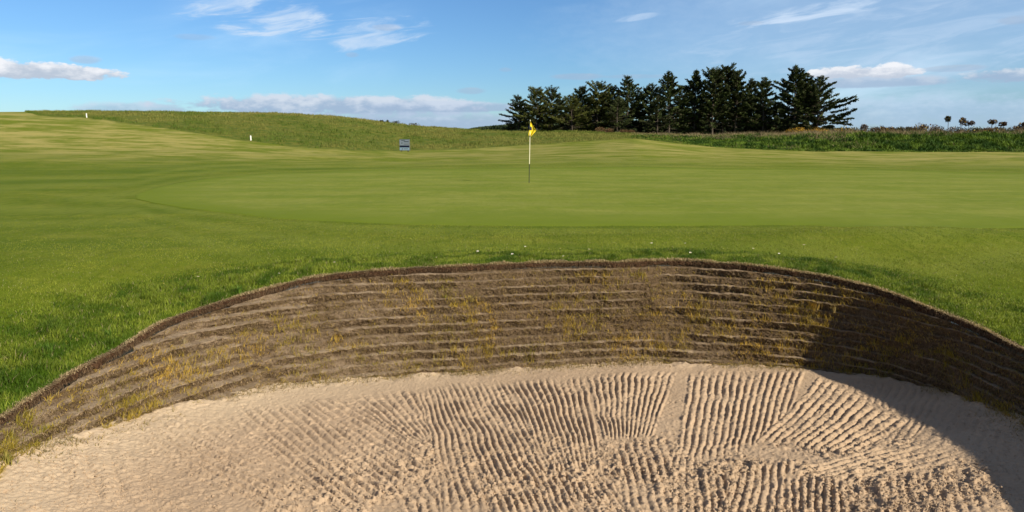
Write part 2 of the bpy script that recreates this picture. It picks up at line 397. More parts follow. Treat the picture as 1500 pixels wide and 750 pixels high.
fe = np.interp(np.clip(pxg, 189, 2445), *GRF); be = np.interp(np.clip(pxg, 189, 2445), *GRB)
ee = np.hypot(np.maximum(np.maximum(fe - GY, (GY - be) * .6), 0), np.clip(189 - pxg, 0, 3000) / F * np.clip(GY, 1, 60) * .6)
a_ring = (.5 + .5 * np.sin(2 * np.pi * (ee + .3 * fbm(GX, GY, 2.5, 2, 58)) / 2.6)) * (1 - S(ee, 5, 9)) * (1 - a_lush) * S(ee, .05, .4)
m_ground, t = material('mown_grass')
pos = t.n('ShaderNodeNewGeometry').outputs['Position']
n1 = t.noise(pos, 0.22, 4, 0.6); n2 = t.noise(pos, 1.3, 5, 0.62); n3 = t.noise(pos, 14, 5, 0.7); n4 = t.noise(pos, 75, 4, 0.75)
nst = t.noise(t.mapv(pos, (0.25, 1.0, 1.0)), 0.35, 5, 0.6, 0.4)
nm = t.noise(pos, 4.5, 5, .7); nb = t.noise(t.mapv(pos, (.5, 1, 1), (5, 3, 0)), .75, 6, .68, .3)
base = t.mix(t.ss(n1, .35, .65), c4(.115, .160, .009), c4(.160, .195, .016))
base = t.mix(t.m('MULTIPLY', t.ss(nm, .52, .72), .55), base, c4(.25, .25, .045))
base = t.mix(t.m('MULTIPLY', t.ss(nm, .50, .30), .5), base, c4(.070, .115, .003))
base = t.mix(t.m('MULTIPLY', t.ss(nb, .50, .66), .6), base, c4(.21, .225, .028))
base = t.mix(t.m('MULTIPLY', t.ss(n2, .50, .72), .5), base, c4(.180, .180, .025))
base = t.mix(t.m('MULTIPLY', t.ss(nst, .47, .60), .60), base, c4(.080, .135, .006))
ng = t.noise(t.mapv(pos, (6, .8, 1)), 1.6, 5, .75)
ring = t.attr('ring').outputs['Fac']
base = t.mix(t.m('MULTIPLY', ring, .60), base, c4(.190, .225, .030))
base = t.mix(t.m('MULTIPLY', t.ss(ng, .5, .34), .5), base, c4(.070, .110, .006))
tan = t.attr('tan').outputs['Fac']; rough = t.attr('rough').outputs['Fac']; lush = t.attr('lush').outputs['Fac']
nt_ = t.m('ADD', t.m('MULTIPLY', nst, .30), t.m('ADD', t.m('MULTIPLY', n1, .30), t.m('MULTIPLY', nb, .40)))
tanc = t.mix(t.ss(nt_, .43, .57), c4(.150, .185, .014), c4(.38, .33, .10))
base = t.mix(tan, base, tanc)
hillc = t.mix(t.ss(n2, .35, .65), c4(.070, .110, .012), c4(.165, .165, .028))
base = t.mix(rough, base, hillc)
lushc = t.mix(t.ss(n2, .35, .65), c4(.064, .115, .008), c4(.115, .160, .014))
base = t.mix(lush, base, lushc)
base = t.mix(t.attr('edge').outputs['Fac'], base, c4(.19, .14, .075))
base = t.mix(t.ss(n4, .30, .75, .0, .55), base, t.mix(1.0, base, c4(.45, .5, .45), 'MULTIPLY'))
hgt = t.m('ADD', t.m('MULTIPLY', n3, 1.2), n4)
finish(t, base, .95, t.bump(hgt, .55, .02), .08)
g_obj = mesh_np('grass_ground', np.stack([GX, GY, GZ], -1).reshape(-1, 3), gf, m_ground, None, True,
                {'rough': a_rough.ravel(), 'lush': a_lush.ravel(), 'tan': a_tan.ravel(), 'ring': a_ring.ravel(), 'edge': a_edge.ravel()})
tag(g_obj, kind='structure')

# putting green: a smooth sheet just proud of the ground
NP_, NQ = 640, 90
pxs = np.linspace(189, 2445, NP_)
f_ = np.interp(pxs, *GRF); b_ = np.interp(pxs, *GRB)
kk = np.hanning(15); kk /= kk.sum()
f_ = np.convolve(np.pad(f_, 7, 'edge'), kk, 'valid'); b_ = np.convolve(np.pad(b_, 7, 'edge'), kk, 'valid')
qq = np.linspace(0, 1, NQ)[:, None]
PY = f_[None] + (b_ - f_)[None] * qq
PX = (pxs - 750)[None] / F * 0.987 * PY
PZ = ground(PX, PY) + 0.014
PZ[0] -= .03; PZ[-1] -= .03; PZ[:, 0] -= .03; PZ[:, -1] -= .03
i = np.arange(NQ - 1)[:, None] * NP_; j = np.arange(NP_ - 1)[None]
pf = np.stack([i + j, i + j + 1, i + NP_ + j + 1, i + NP_ + j], -1).reshape(-1, 4)
rim = np.minimum(np.minimum((PY - f_[None]) / 3.6, (b_[None] - PY) / 3.0), (pxs - 189)[None] / 130 + 0 * PY)
rim = S(rim + (fbm(PX, PY, 1.2, 3, 190) - .5) * .5, 0, 1)
rim[0] = 0; rim[-1] = 0
m_green, t = material('putting_green_turf')
pos = t.n('ShaderNodeNewGeometry').outputs['Position']
n1 = t.noise(pos, 0.35, 5, 0.62); n2 = t.noise(pos, 2.5, 5, 0.65); n4 = t.noise(pos, 90, 3, .7)
base = t.mix(t.ss(n1, .35, .66), c4(.148, .188, .020), c4(.198, .222, .036))
base = t.mix(t.m('MULTIPLY', t.ss(n2, .45, .7), .4), base, c4(.26, .26, .060))
sep = t.n('ShaderNodeSeparateXYZ'); t.put(sep.inputs[0], pos)
stripe = t.m('SINE', t.m('MULTIPLY', t.m('ADD', sep.outputs[1], t.m('MULTIPLY', sep.outputs[0], .08)), 2 * math.pi / 2.2))
base = t.mix(t.m('MULTIPLY', t.ss(t.noise(t.mapv(pos, (.18, 1, 1)), .9, 4, .6, .3), .48, .64), .45), base, c4(.13, .18, .012))
base = t.mix(t.ss(stripe, -.3, .3, 0, .13), base, c4(.09, .14, .02))
nm = t.noise(pos, 6, 5, .7)
base = t.mix(t.m('MULTIPLY', t.ss(nm, .5, .3), .35), base, c4(.13, .17, .010))
ng = t.noise(t.mapv(pos, (6, .8, 1)), 1.8, 5, .75)
base = t.mix(t.m('MULTIPLY', t.ss(ng, .5, .32), .35), base, c4(.105, .145, .012))
base = t.mix(t.attr('rim').outputs['Fac'], c4(.128, .172, .013), base)
finish(t, base, .95, t.bump(n4, .35, .006), .08)
tag(mesh_np('putting_green', np.stack([PX, PY, PZ], -1).reshape(-1, 3), pf, m_green, None, True, {'rim': rim.ravel()}), kind='structure')

# ------------------------------------------------------------------ sand
DX = 0.0082
sx = np.arange(-4.7, 5.3, DX); sy = np.arange(1.6, 9.9, DX)
# keep the part no frame can show coarser
sy = np.r_[np.arange(1.6, 4.2, 0.03), np.arange(4.2, 10.2, DX)]
XX, YY = np.meshgrid(sx, sy)
th, r = pol(XX, YY); rb = at_t(RB, th); zb = at_t(ZB, th)
inside = rb - r
zi = -1.17 + 0.02 * (fbm(XX, YY, 1.2, 3, 60) - .5)
sand = zi + (zb - zi) * np.exp(-np.maximum(inside, 0) / 0.95) - 0.5 * np.clip(-inside - .05, 0, 1)
sand += 0.03 * (fbm(XX, YY, 0.55, 3, 62) - .5)
sand += (1 - S(inside, .0, .30)) * ((fbm(XX, YY, .28, 3, 64) - .46) * .06 + (fbm(XX, YY, .06, 2, 66) - .5) * .03)
# rake strokes, each a patch measured on the sand: far-left, far-right, near-left, near-right, number of tine tracks
def sand_pt(px, py): return at_z(px, py, -1.13)[:2]
PH = np.zeros_like(XX); AM = np.zeros_like(XX)
def stroke(a, b, c, d, n, amp=1.0, bow=0.0):
    a, b, c, d = [sand_pt(*q) for q in (a, b, c, d)]
    U = np.linspace(0, 1, int(max(np.linalg.norm(b - a), np.linalg.norm(d - c)) / (DX * .45)) + 2)[None]
    V = np.linspace(0, 1, int(max(np.linalg.norm(c - a), np.linalg.norm(d - b)) / (DX * .45)) + 2)[:, None]
    wob = (vn(V * 9 + 0 * U, U * 2 + 7 + a[0] * 3, 1.0, 70) - .5) * 0.03
    bw = bow * 4 * V * (1 - V)
    px_ = (a[0] * (1 - U) + b[0] * U) * (1 - V) + (c[0] * (1 - U) + d[0] * U) * V + wob + bw
    py_ = (a[1] * (1 - U) + b[1] * U) * (1 - V) + (c[1] * (1 - U) + d[1] * U) * V + wob * .3
    ix = np.round((px_ - sx[0]) / DX).astype(int); iy = np.searchsorted(sy, py_)
    ok = (ix >= 0) & (ix < len(sx)) & (iy > 0) & (iy < len(sy))
    e = np.minimum((np.minimum(V, 1 - V) + (vn(U * n, V, 1.0, 71) - .6) * .08) / .10, np.minimum(U, 1 - U) / .03).clip(0, 1)
    ph = U * n + 0 * V
    PH[iy[ok], ix[ok]] = ph[ok]; AM[iy[ok], ix[ok]] = (amp * e + 0 * U)[ok]
stroke((-60, 690), (180, 640), (-60, 760), (230, 760), 7, .55)
stroke((150, 650), (330, 612), (420, 770), (560, 720), 11, .65)
stroke((320, 610), (500, 582), (520, 760), (640, 690), 12, .85)
stroke((430, 590), (545, 575), (590, 680), (660, 640), 8, .9)
stroke((500, 582), (612, 566), (604, 645), (640, 632), 8, .9)
stroke((560, 700), (700, 690), (600, 775), (760, 775), 10, .8)
stroke((612, 566), (648, 562), (650, 760), (720, 760), 5, .8, .03)
stroke((643, 558), (738, 553), (730, 765), (860, 765), 11, 1.0, .02)
stroke((740, 553), (858, 549), (806, 700), (884, 685), 12, 1.0, .02)
stroke((790, 690), (900, 680), (830, 790), (990, 790), 12, .9)
stroke((858, 545), (995, 540), (884, 640), (955, 640), 13, 1.0, .0)
stroke((890, 640), (1010, 630), (930, 790), (1060, 790), 10, .9)
stroke((1010, 540), (1182, 541), (980, 700), (1150, 640), 16, 1.0, .0)
stroke((985, 690), (1080, 680), (980, 800), (1100, 800), 9, .9)
stroke((1240, 553), (1400, 580), (1190, 640), (1330, 680), 13, .45)
stroke((1200, 548), (1335, 622), (1105, 645), (1240, 670), 12, 1.0, .03)
stroke((1375, 640), (1415, 700), (1130, 690), (1200, 730), 9, .75, .0)
stroke((1075, 690), (1165, 665), (1040, 800), (1160, 800), 8, .85)
stroke((1150, 690), (1240, 700), (1150, 800), (1250, 800), 8, 1.0)
stroke((1390, 600), (1520, 640), (1330, 660), (1520, 700), 9, .3)
stroke((1260, 700), (1420, 690), (1240, 800), (1480, 800), 12, .35)
lowf = fbm(XX, YY, .35, 3, 74)
w_amp = AM * (0.65 + .7 * S(lowf, .3, .65))
near_w = 1 - S(inside, .05, .32)
w_amp = w_amp * (1 - near_w)
prof = np.abs(np.sin(np.pi * PH)) ** 0.8
sand += w_amp * 0.028 * (prof - .5)
clod = S(fbm(XX, YY, 0.075, 3, 80, .6), .52, .74); clod2 = S(fbm(XX, YY, 0.04, 2, 84, .6), .55, .8)
w_brk = fbm(XX, YY, .06, 2, 98)
sand += AM * (1 - near_w) * 0.011 * (S(w_brk, .35, .62) - .6) * prof
sand += AM * (1 - near_w) * (fbm(XX, YY, .03, 2, 99, .7) - .5) * .012
churn = (1 - .35 * AM) * np.clip(S(9.3 - YY, 1.4, 4.0) * S(fbm(XX, YY, .5, 3, 88), .30, .62) + .15, 0, 1) * (1 - near_w)
churn *= np.interp(XX, [-4, -2.2, -1.2, 0, 3, 4.2], [.25, .35, .8, 1, 1, .8])
sand += churn * ((0.021 + .012 * S(7.2 - YY, 0, 1.2)) * clod + 0.013 * clod2 - 0.015 * S(fbm(XX, YY, .11, 2, 92), .55, .8))
sand += (fbm(XX, YY, 0.026, 2, 96, .8) - .5) * 0.010 * (.5 + .8 * S(9.5 - YY, 0, 4))
pit = S(vn(XX, YY, .035, 101), .80, .97) * S(fbm(XX, YY, .4, 2, 102), .3, .7)
sand -= pit * .010 * (1 - near_w)
keep = inside > -0.25
ids = -np.ones(XX.shape, dtype=int); ids[keep] = np.arange(keep.sum())
q = np.stack([ids[:-1, :-1], ids[:-1, 1:], ids[1:, 1:], ids[1:, :-1]], -1).reshape(-1, 4); q = q[(q >= 0).all(1)]
SV = np.stack([XX, YY, sand], -1)[keep]
m_sand, t = material('bunker_sand')
pos = t.n('ShaderNodeNewGeometry').outputs['Position']
n1 = t.noise(pos, 1.2, 4, .6); n2 = t.noise(pos, 180, 3, .7); n3 = t.noise(pos, 38, 4, .65)
base = t.mix(t.ss(n1, .3, .7), c4(.395, .288, .188), c4(.455, .336, .222))
base = t.mix(t.attr('dry').outputs['Fac'], base, c4(.50, .390, .262))
base = t.mix(t.m('MULTIPLY', t.ss(n2, .35, .7), .35), base, c4(.30, .22, .15))
base = t.mix(t.m('MULTIPLY', t.ss(n3, .55, .75), .35), base, c4(.40, .29, .19))
finish(t, base, .95, t.bump(t.m('ADD', n3, t.m('MULTIPLY', n2, .5)), .8, .010), .1)
dry = S(-XX, -1.0, 3.2) * (1 - S(inside, .1, 1.2)) + .35 * near_w
tag(mesh_np('bunker_sand', SV, q, m_sand, None, True, {'dry': np.clip(dry, 0, 1)[keep]}), kind='structure')
def sand_z(x, y):
    ix = np.clip(np.round((np.asarray(x) - sx[0]) / DX).astype(int), 0, len(sx) - 1); iy = np.clip(np.searchsorted(sy, y), 0, len(sy) - 1)
    return sand[iy, ix]

# loose crumbs of sand turned up by the rake
n = 260000
yy = 4.3 + 5.4 * rng.random(n) ** 1.15; pxr = rng.uniform(-30, 1530, n); cx = (pxr - 750) / F * (yy + .6)
th_, r_ = pol(cx, yy); ins = at_t(RB, th_) - r_
ix = np.clip(np.round((cx - sx[0]) / DX).astype(int), 0, len(sx) - 1); iy = np.clip(np.searchsorted(sy, yy), 0, len(sy) - 1)
ch_ = churn[iy, ix]; am_ = AM[iy, ix]; pr_ = prof[iy, ix]
keep = (ins > .03) & (rng.random(n) < .10 + .75 * ch_ * (.4 + .6 * S(vn(cx, yy, .12, 240), .3, .7)) + .30 * am_ * (1 - .5 * pr_) + .25 * (1 - S(ins, .05, .4)))
cx, yy, ch_, ix, iy = cx[keep], yy[keep], ch_[keep], ix[keep], iy[keep]; n = len(cx)
sz = np.exp(rng.normal(math.log(.0033), .42, n)) * (.8 + .75 * ch_) * (1 + .35 * S(7.0 - yy, 0, 1.5))
oc = np.array([[1, 0, 0], [0, 1, 0], [-1, 0, 0], [0, -1, 0], [0, 0, 1], [0, 0, -1]], float)
of = np.array([[0, 1, 4], [1, 2, 4], [2, 3, 4], [3, 0, 4], [1, 0, 5], [2, 1, 5], [3, 2, 5], [0, 3, 5]])
jit = rng.uniform(.6, 1.3, (n, 6, 1)); a = rng.uniform(0, 6.28, n); ca, sa = np.cos(a)[:, None], np.sin(a)[:, None]
V = oc[None] * jit + rng.normal(0, .15, (n, 6, 3)); V = np.stack([V[..., 0] * ca - V[..., 1] * sa, V[..., 0] * sa + V[..., 1] * ca, V[..., 2] * .8], -1) * sz[:, None, None]
V += np.stack([cx, yy, sand[iy, ix] + sz * .3], -1)[:, None]
tag(mesh_np('sand_crumbs', V.reshape(-1, 3), ((np.arange(n) * 6)[:, None, None] + of[None]).reshape(-1, 3), m_sand, None, False, {'dry': np.zeros(n * 6)}), 'loose crumbs of sand lying on the raked bunker floor', 'sand', kind='stuff')

# ------------------------------------------------------------------ revetted bunker wall
wall_root = empty('bunker_wall', (C[0], C[1], -1.15))
tag(wall_root, 'steep stepped wall of stacked brown turf layers curving round behind the raked sand', 'bunker wall')
def wl(o): o.parent = wall_root; o.location = (-C[0], -C[1], 1.15); return o
NT_ = 2600; NV = 210; HL = 0.092
tw = np.linspace(-np.pi, np.pi, NT_, endpoint=False)
rl, zl, rb, zb = at_t(RL, tw), at_t(ZL, tw), at_t(RB, tw), at_t(ZB, tw)
CAP = 0.105
def wall_point(th, v):
    """v 0 at the top under the cap, 1 a little under the sand"""
    rl, zl, rb, zb = at_t(RL, th), at_t(ZL, th), at_t(RB, th), at_t(ZB, th)
    top = zl - CAP * .8; bot = zb - .10
    arc = th * 4.2
    z0 = top + (bot - top) * v
    wob = (vn(arc, z0 * 0.8, 1.8, 110) - .5) * .035 + (vn(arc, z0, .16, 111) - .5) * .010 + (vn(arc, z0, .05, 112) - .5) * .008
    q = (z0 + wob) / HL; k = np.floor(q); p = q - k
    ed = .30 + .7 * S(vn(arc, k * 3.3, .55, 113), .22, .6)
    pk = .84
    a = np.where(p < pk, p / pk, 1.0 - .0 * p); b = np.where(p < pk, .32 * (1 - p / pk), 1.32 * (p - pk) / (1 - pk))
    zs = (k + a) * HL - wob; hs = (k + b) * HL - wob
    zf = z0 * (1 - ed) + zs * ed; hf = z0 * (1 - ed) + hs * ed
    vz = np.clip((hf - top) / (bot - top), -.02, 1.05)
    rr = (rl - .028) + (rb - rl - .03) * vz
    rr = rr + (fbm(arc, z0 * 2.2, .14, 3, 115) - .5) * .036 + (fbm(arc, z0, .05, 2, 117) - .5) * .018 + (vn(arc, z0 * 1.5, .022, 119) - .5) * .014
    zz = zf + (vn(arc, z0, .06, 121) - .5) * .012
    led = S(p, pk - .16, pk + .02) * (1 - .5 * S(p, .9, 1.0)) * ed
    return rr, zz, led, arc, z0
TT, VV = np.meshgrid(tw, np.linspace(0, 1, NV))
rr, zz, led, arc, z0 = wall_point(TT, VV)
WX = C[0] + rr * np.cos(TT); WY = C[1] + rr * np.sin(TT)
i = np.arange(NV - 1)[:, None] * NT_; j = np.arange(NT_)[None]; jn = (j + 1) % NT_
wf = np.stack([i + j, i + jn, i + NT_ + jn, i + NT_ + j], -1).reshape(-1, 4)
led = led * S(vn(arc, z0, .35, 125) + .5 * vn(arc, z0, .12, 127), .25, .8)
low = S(-(zz - at_t(ZB, TT)), -.45, -.02)          # sand blown over the lowest layers
left = S(-WX, -0.5, 3.3)
sandy = (.60 + .45 * S(fbm(arc, z0 * 1.5, .07, 3, 139), .35, .6)) * np.clip(led * (.75 + .45 * low + .45 * left) + left * .42 * S(fbm(arc, z0 * 6, .2, 3, 128), .38, .62) + .22 * low * S(fbm(arc, z0, .15, 3, 133), .45, .65), 0, 1)
m_wall, t = material('revetted_turf')
pos = t.n('ShaderNodeNewGeometry').outputs['Position']
n1 = t.noise(pos, 3.0, 5, .65); n2 = t.noise(pos, 26, 5, .7); n3 = t.noise(t.mapv(pos, (1, 1, .45)), 120, 4, .75)
base = t.mix(t.ss(n2, .3, .7), c4(.050, .031, .017), c4(.205, .140, .080))
base = t.mix(t.m('MULTIPLY', t.ss(n1, .50, .7), .45), base, c4(.120, .085, .018))
base = t.mix(t.ss(n3, .35, .75, 0, .55), base, c4(.27, .19, .105))
base = t.mix(t.m('MULTIPLY', t.ss(t.noise(pos, 55, 4, .8), .42, .30), .8), base, c4(.035, .020, .010))
base = t.mix(t.attr('sandy').outputs['Fac'], base, c4(.46, .35, .235))
finish(t, base, .97, t.bump(t.m('ADD', n2, n3), 1.0, .03), .05)
wl(mesh_np('turf_layers', np.stack([WX, WY, zz], -1).reshape(-1, 3), wf, m_wall, None, False, {'sandy': sandy.ravel()}))
# dark cap of peaty turf along the lip
NC = 16
TT, VV = np.meshgrid(tw, np.linspace(0, 1, NC))
arc = TT * 4.2
capn = (fbm(arc, VV * .1, .12, 3, 130) - .5)
zt = at_t(ZL, TT) - .012
rC = at_t(RL, TT) + .03 - .045 * S(VV, 0, .25) + .05 * S(VV, .75, 1.0) + capn * .055 + (vn(arc, VV * .09, .02, 134) - .5) * .016
zC = zt + (VV * -(CAP * .85 + .055 * (vn(arc, 0 * arc, .4, 137) - .55) + .02 * (vn(arc, 0 * arc, .06, 138) - .5)) + .004)
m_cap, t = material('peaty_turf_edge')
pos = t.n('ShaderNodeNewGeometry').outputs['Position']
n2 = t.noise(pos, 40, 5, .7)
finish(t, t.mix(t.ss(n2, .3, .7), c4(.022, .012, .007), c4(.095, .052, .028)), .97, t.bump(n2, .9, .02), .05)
i = np.arange(NC - 1)[:, None] * NT_; j = np.arange(NT_)[None]; jn = (j + 1) % NT_
cf = np.stack([i + j, i + jn, i + NT_ + jn, i + NT_ + j], -1).reshape(-1, 4)
cap = wl(mesh_np('turf_cap', np.stack([C[0] + rC * np.cos(TT), C[1] + rC * np.sin(TT), zC], -1).reshape(-1, 3), cf, m_cap))
cap['label'] = 'dark peaty band right under the grass edge'

m_blade = blade_material('grass_blades'); m_dry = blade_material('dry_grass', .2, .8)
# visible range of angles
def vis_theta(n): return rng.uniform(-.15, np.pi + .25, n)
# straw fringe of the lip
n = 26000; th = vis_theta(n); r_ = at_t(RL, th) + rng.normal(.012, .016, n)
P = np.c_[C[0] + r_ * np.cos(th), C[1] + r_ * np.sin(th), at_t(ZL, th) - .012 + rng.uniform(-.012, .012, n)]
out = -np.c_[np.cos(th), np.sin(th)]
dens = S(vn(th * 4.2, 0 * th, .25, 140), .15, .6)
h = rng.uniform(.008, .034, n) * (.25 + 1.0 * dens) * (.45 + .55 * S(np.sin(th), .3, .9))
part = blades(P, h, .005, out * rng.uniform(-.01, .035, (n, 1)) + rng.normal(0, .012, (n, 2)), mixcol(n, (.24, .17, .08), (.66, .52, .31), .25))
n = 22000; th = vis_theta(n); r_ = at_t(RL, th) - .01 + rng.normal(0, .01, n)
P = np.c_[C[0] + r_ * np.cos(th), C[1] + r_ * np.sin(th), at_t(ZL, th) - .02 - rng.uniform(0, .05, n)]
out = -np.c_[np.cos(th), np.sin(th)]
part2 = blades(P, -rng.uniform(.02, .05, n), .004, out * rng.uniform(0, .02, (n, 1)) + rng.normal(0, .01, (n, 2)), mixcol(n, (.045, .028, .016), (.20, .13, .07), .2))
wl(blade_obj('dry_edge_grass', [part, part2], m_dry))
# thatch fibres and sprouting grass on the face
n = 110000; th = vis_theta(n); v = rng.uniform(.0, .95, n)
rr, zz, led, arc, z0 = wall_point(th, v)
P = np.c_[C[0] + rr * np.cos(th), C[1] + rr * np.sin(th), zz]; out = -np.c_[np.cos(th), np.sin(th)]
dirz = rng.uniform(-.035, .020, n)
lft = S(-P[:, 0], -0.5, 3.3)
colf = mixcol(n, (.040, .024, .012), (.36, .26, .145), .3, rng.random(n) ** 1.8) * (1 + .35 * lft)[:, None]
keep = rng.random(n) < (.9 - .35 * led)
pf_ = blades(P[keep], dirz[keep], .0045, (out * rng.uniform(.004, .024, (n, 1)) + rng.normal(0, .012, (n, 2)))[keep], colf[keep])
wl(blade_obj('thatch_fibres', [pf_], m_dry))
n = 260000; th = vis_theta(n); v = rng.uniform(.03, .97, n)
rr, zz, led, arc, z0 = wall_point(th, v)
dn = fbm(arc, z0 * 2.2, .55, 3, 150); dn2 = vn(arc, z0 * 1.5, .09, 155)
keep = rng.random(n) < S(dn, .34, .62) * S(dn2, .30, .8) * .65 * (.35 + .65 * S(led, .05, .5)) + .05
led_k = led[keep]; dnk = dn[keep]; th, rr, zz, arc, z0 = th[keep], rr[keep], zz[keep], arc[keep], z0[keep]; n = len(th)
P = np.c_[C[0] + rr * np.cos(th), C[1] + rr * np.sin(th), zz]; out = -np.c_[np.cos(th), np.sin(th)]
kcol = vn(arc, z0 * 2, .5, 158) * .8 + rng.random(n) * .35 - .1
cg = mixcol(n, (.22, .20, .018), (.62, .40, .07), .25, kcol)
cg = np.where((rng.random(n) < .10)[:, None], mixcol(n, (.42, .34, .16), (.30, .26, .10)), cg)
pf_ = blades(P, rng.uniform(.010, .080, n) * (.6 + .6 * S(dnk, .4, .7)), rng.uniform(.0035, .0065, n), out * rng.uniform(.005, .045, (n, 1)) + rng.normal(0, .030, (n, 2)), cg)
tag(blade_obj('sprouting_grass', [pf_], m_dry), 'thin ochre and olive grass sprouting all over the brown turf layers', 'grass', kind='stuff')

# ------------------------------------------------------------------ grass round the bunker
parts = []
def ring_points(n, w, a0=-.2, a1=np.pi + .3, power=1.0):
    th = rng.uniform(a0, a1, n); d = rng.random(n) ** power * w
    r_ = at_t(RL, th) + d + .02
    x = C[0] + r_ * np.cos(th); y = C[1] + r_ * np.sin(th); return x, y, th, d
LW = lambda th: np.interp(th, [-.3, 0, .35, .8, 1.57, 2.3, 2.75, 3.5], [1.7, 1.6, 1.3, 1.1, 1.1, 1.4, 1.9, 2.2])
x, y, th, d = ring_points(210000, 1.0)
d = d * LW(th); r_ = at_t(RL, th) + d + .015; x = C[0] + r_ * np.cos(th); y = C[1] + r_ * np.sin(th)
nf = fbm(x, y, .35, 3, 160); tuft = S(vn(x, y, .16, 164), .55, .9)
taller = np.interp(th, [-.3, .2, .8, 1.8, 2.4, 3.5], [1.0, .9, .8, .75, 1.05, 1.35])
keep = rng.random(len(x)) < (1.05 - .75 * S(d / LW(th), .6, 1.0))
h = (.018 + .034 * rng.random(len(x)) + .060 * tuft * S(nf, .42, .6)) * taller * (1 - .45 * S(d / LW(th), .5, 1)) * (.5 + .5 * S(d, 0, .12))
cc = mixcol(len(x), (.060, .118, .006), (.28, .33, .038), .35, (S(fbm(x, y, .22, 3, 161), .35, .65) * .8 + S(vn(x, y, 1.1, 167), .3, .7) * .3) * rng.random(len(x)) ** .5)
strawb = rng.random(len(x)) < .035 + .25 * (1 - S(d, 0, .08))
cc = np.where(strawb[:, None], mixcol(len(x), (.25, .22, .10), (.38, .32, .17)), cc)
P = np.c_[x, y, ground(x, y) - .004]
lean = rng.normal(0, .4, (len(x), 2)) * h[:, None] + np.array([.15, .1]) * h[:, None]
parts.append(blades(P[keep], h[keep], rng.uniform(.004, .0075, keep.sum()), lean[keep], cc[keep]))
# shorter mown turf further out
n = 240000
yy = 6.2 + 10.5 * rng.random(n) ** 1.25; pxr = rng.uniform(-40, 1540, n); x = (pxr - 750) / F * yy; y = yy
th, r_ = pol(x, y); dd = r_ - at_t(RL, th); ok = dd > .5
x, y, dd = x[ok], y[ok], dd[ok]; n = len(x)
nf = fbm(x, y, .8, 3, 170); h = rng.uniform(.010, .024, n) * (1.25 - .5 * S(dd, 1, 5))
cc = mixcol(n, (.095, .145, .006), (.29, .31, .040), .3, S(nf, .3, .7) * .6 + rng.random(n) * .4)
cc = np.where((rng.random(n) < .05)[:, None], mixcol(n, (.26, .25, .11), (.33, .30, .15)), cc)
parts.append(blades(np.c_[x, y, ground(x, y) - .003], h, .006, rng.normal(0, .5, (n, 2)) * h[:, None] + np.array([.1, .1]) * h[:, None], cc))
tag(blade_obj('grass', parts, m_blade), 'green grass blades round the rim of the bunker', 'grass', kind='stuff')

def tuft_thing(name, loc, n, h0, h1, spread, ca, cb, label, cat='grass tuft', mat=None, w=.007, lean=.45, outdir=(0, 0)):
    a = rng.uniform(0, 2 * np.pi, n); r0 = np.abs(rng.normal(0, spread, n))
    P = np.c_[r0 * np.cos(a), r0 * np.sin(a), np.full(n, -.01)]
    h = rng.uniform(h0, h1, n)
    le = np.c_[np.cos(a), np.sin(a)] * (h * rng.uniform(.1, lean * 2, n))[:, None] + np.array(outdir) * h[:, None]
    o = blade_obj(name, [blades(P, h, w, le, mixcol(n, ca, cb, .2), yaw=a + np.pi / 2, bend=.6)], mat or m_blade)
    o.location = loc; tag(o, label, cat); return o
def lip_at(px, off=0.06):
    """point on the grass just behind the lip, at a compass direction"""
    best = None
    for th in np.linspace(0.0, np.pi, 1500):
        r0 = at_t(RL, th) + off; x = C[0] + r0 * math.cos(th); y = C[1] + r0 * math.sin(th)
        e = abs(750 + F * x / (y * .987 + .2) - px)
        if best is None or e < best[0]: best = (e, x, y)
    return best[1], best[2]
for px, off, nn, hh, lab in [(345, .12, 90, .13, 'biggest bright green tuft of long blades on the left side of the bunker rim'),
                             (305, .22, 55, .09, 'smaller green tuft just left of the biggest tuft on the bunker rim'),
                             (260, .25, 60, .09, 'loose dark green tuft on the left bunker rim where the bank starts to drop'),
                             (150, .30, 60, .11, 'lush green tuft low on the left bank above the bunker edge'),
                             (60, .55, 70, .12, 'long green tuft nearest the left edge of the photo above the bunker')]:
    x, y = lip_at(px, off)
    tuft_thing('grass_tuft', (x, y, float(ground(x, y))), nn, hh * .5, hh, .05, (.055, .13, .012), (.14, .23, .03), lab)['group'] = 'long green tufts on the bunker rim'
def wall_at(px, py):
    best = None
    for th in np.linspace(0.0, np.pi + .2, 500):
        rr, zz, _, _, _ = wall_point(np.full(60, th), np.linspace(0, 1, 60))
        x = C[0] + rr * math.cos(th); y = C[1] + rr * math.sin(th)
        ca, sa = math.cos(PITCH), math.sin(PITCH)
        dep = y * ca - (zz - CZ) * sa; up = y * sa + (zz - CZ) * ca
        e = np.hypot(750 + F * x / dep - px, 375 - F * up / dep - py); k = e.argmin()
        if best is None or e[k] < best[0]: best = (e[k], x[k], y[k], zz[k], th)
    return best[1:]
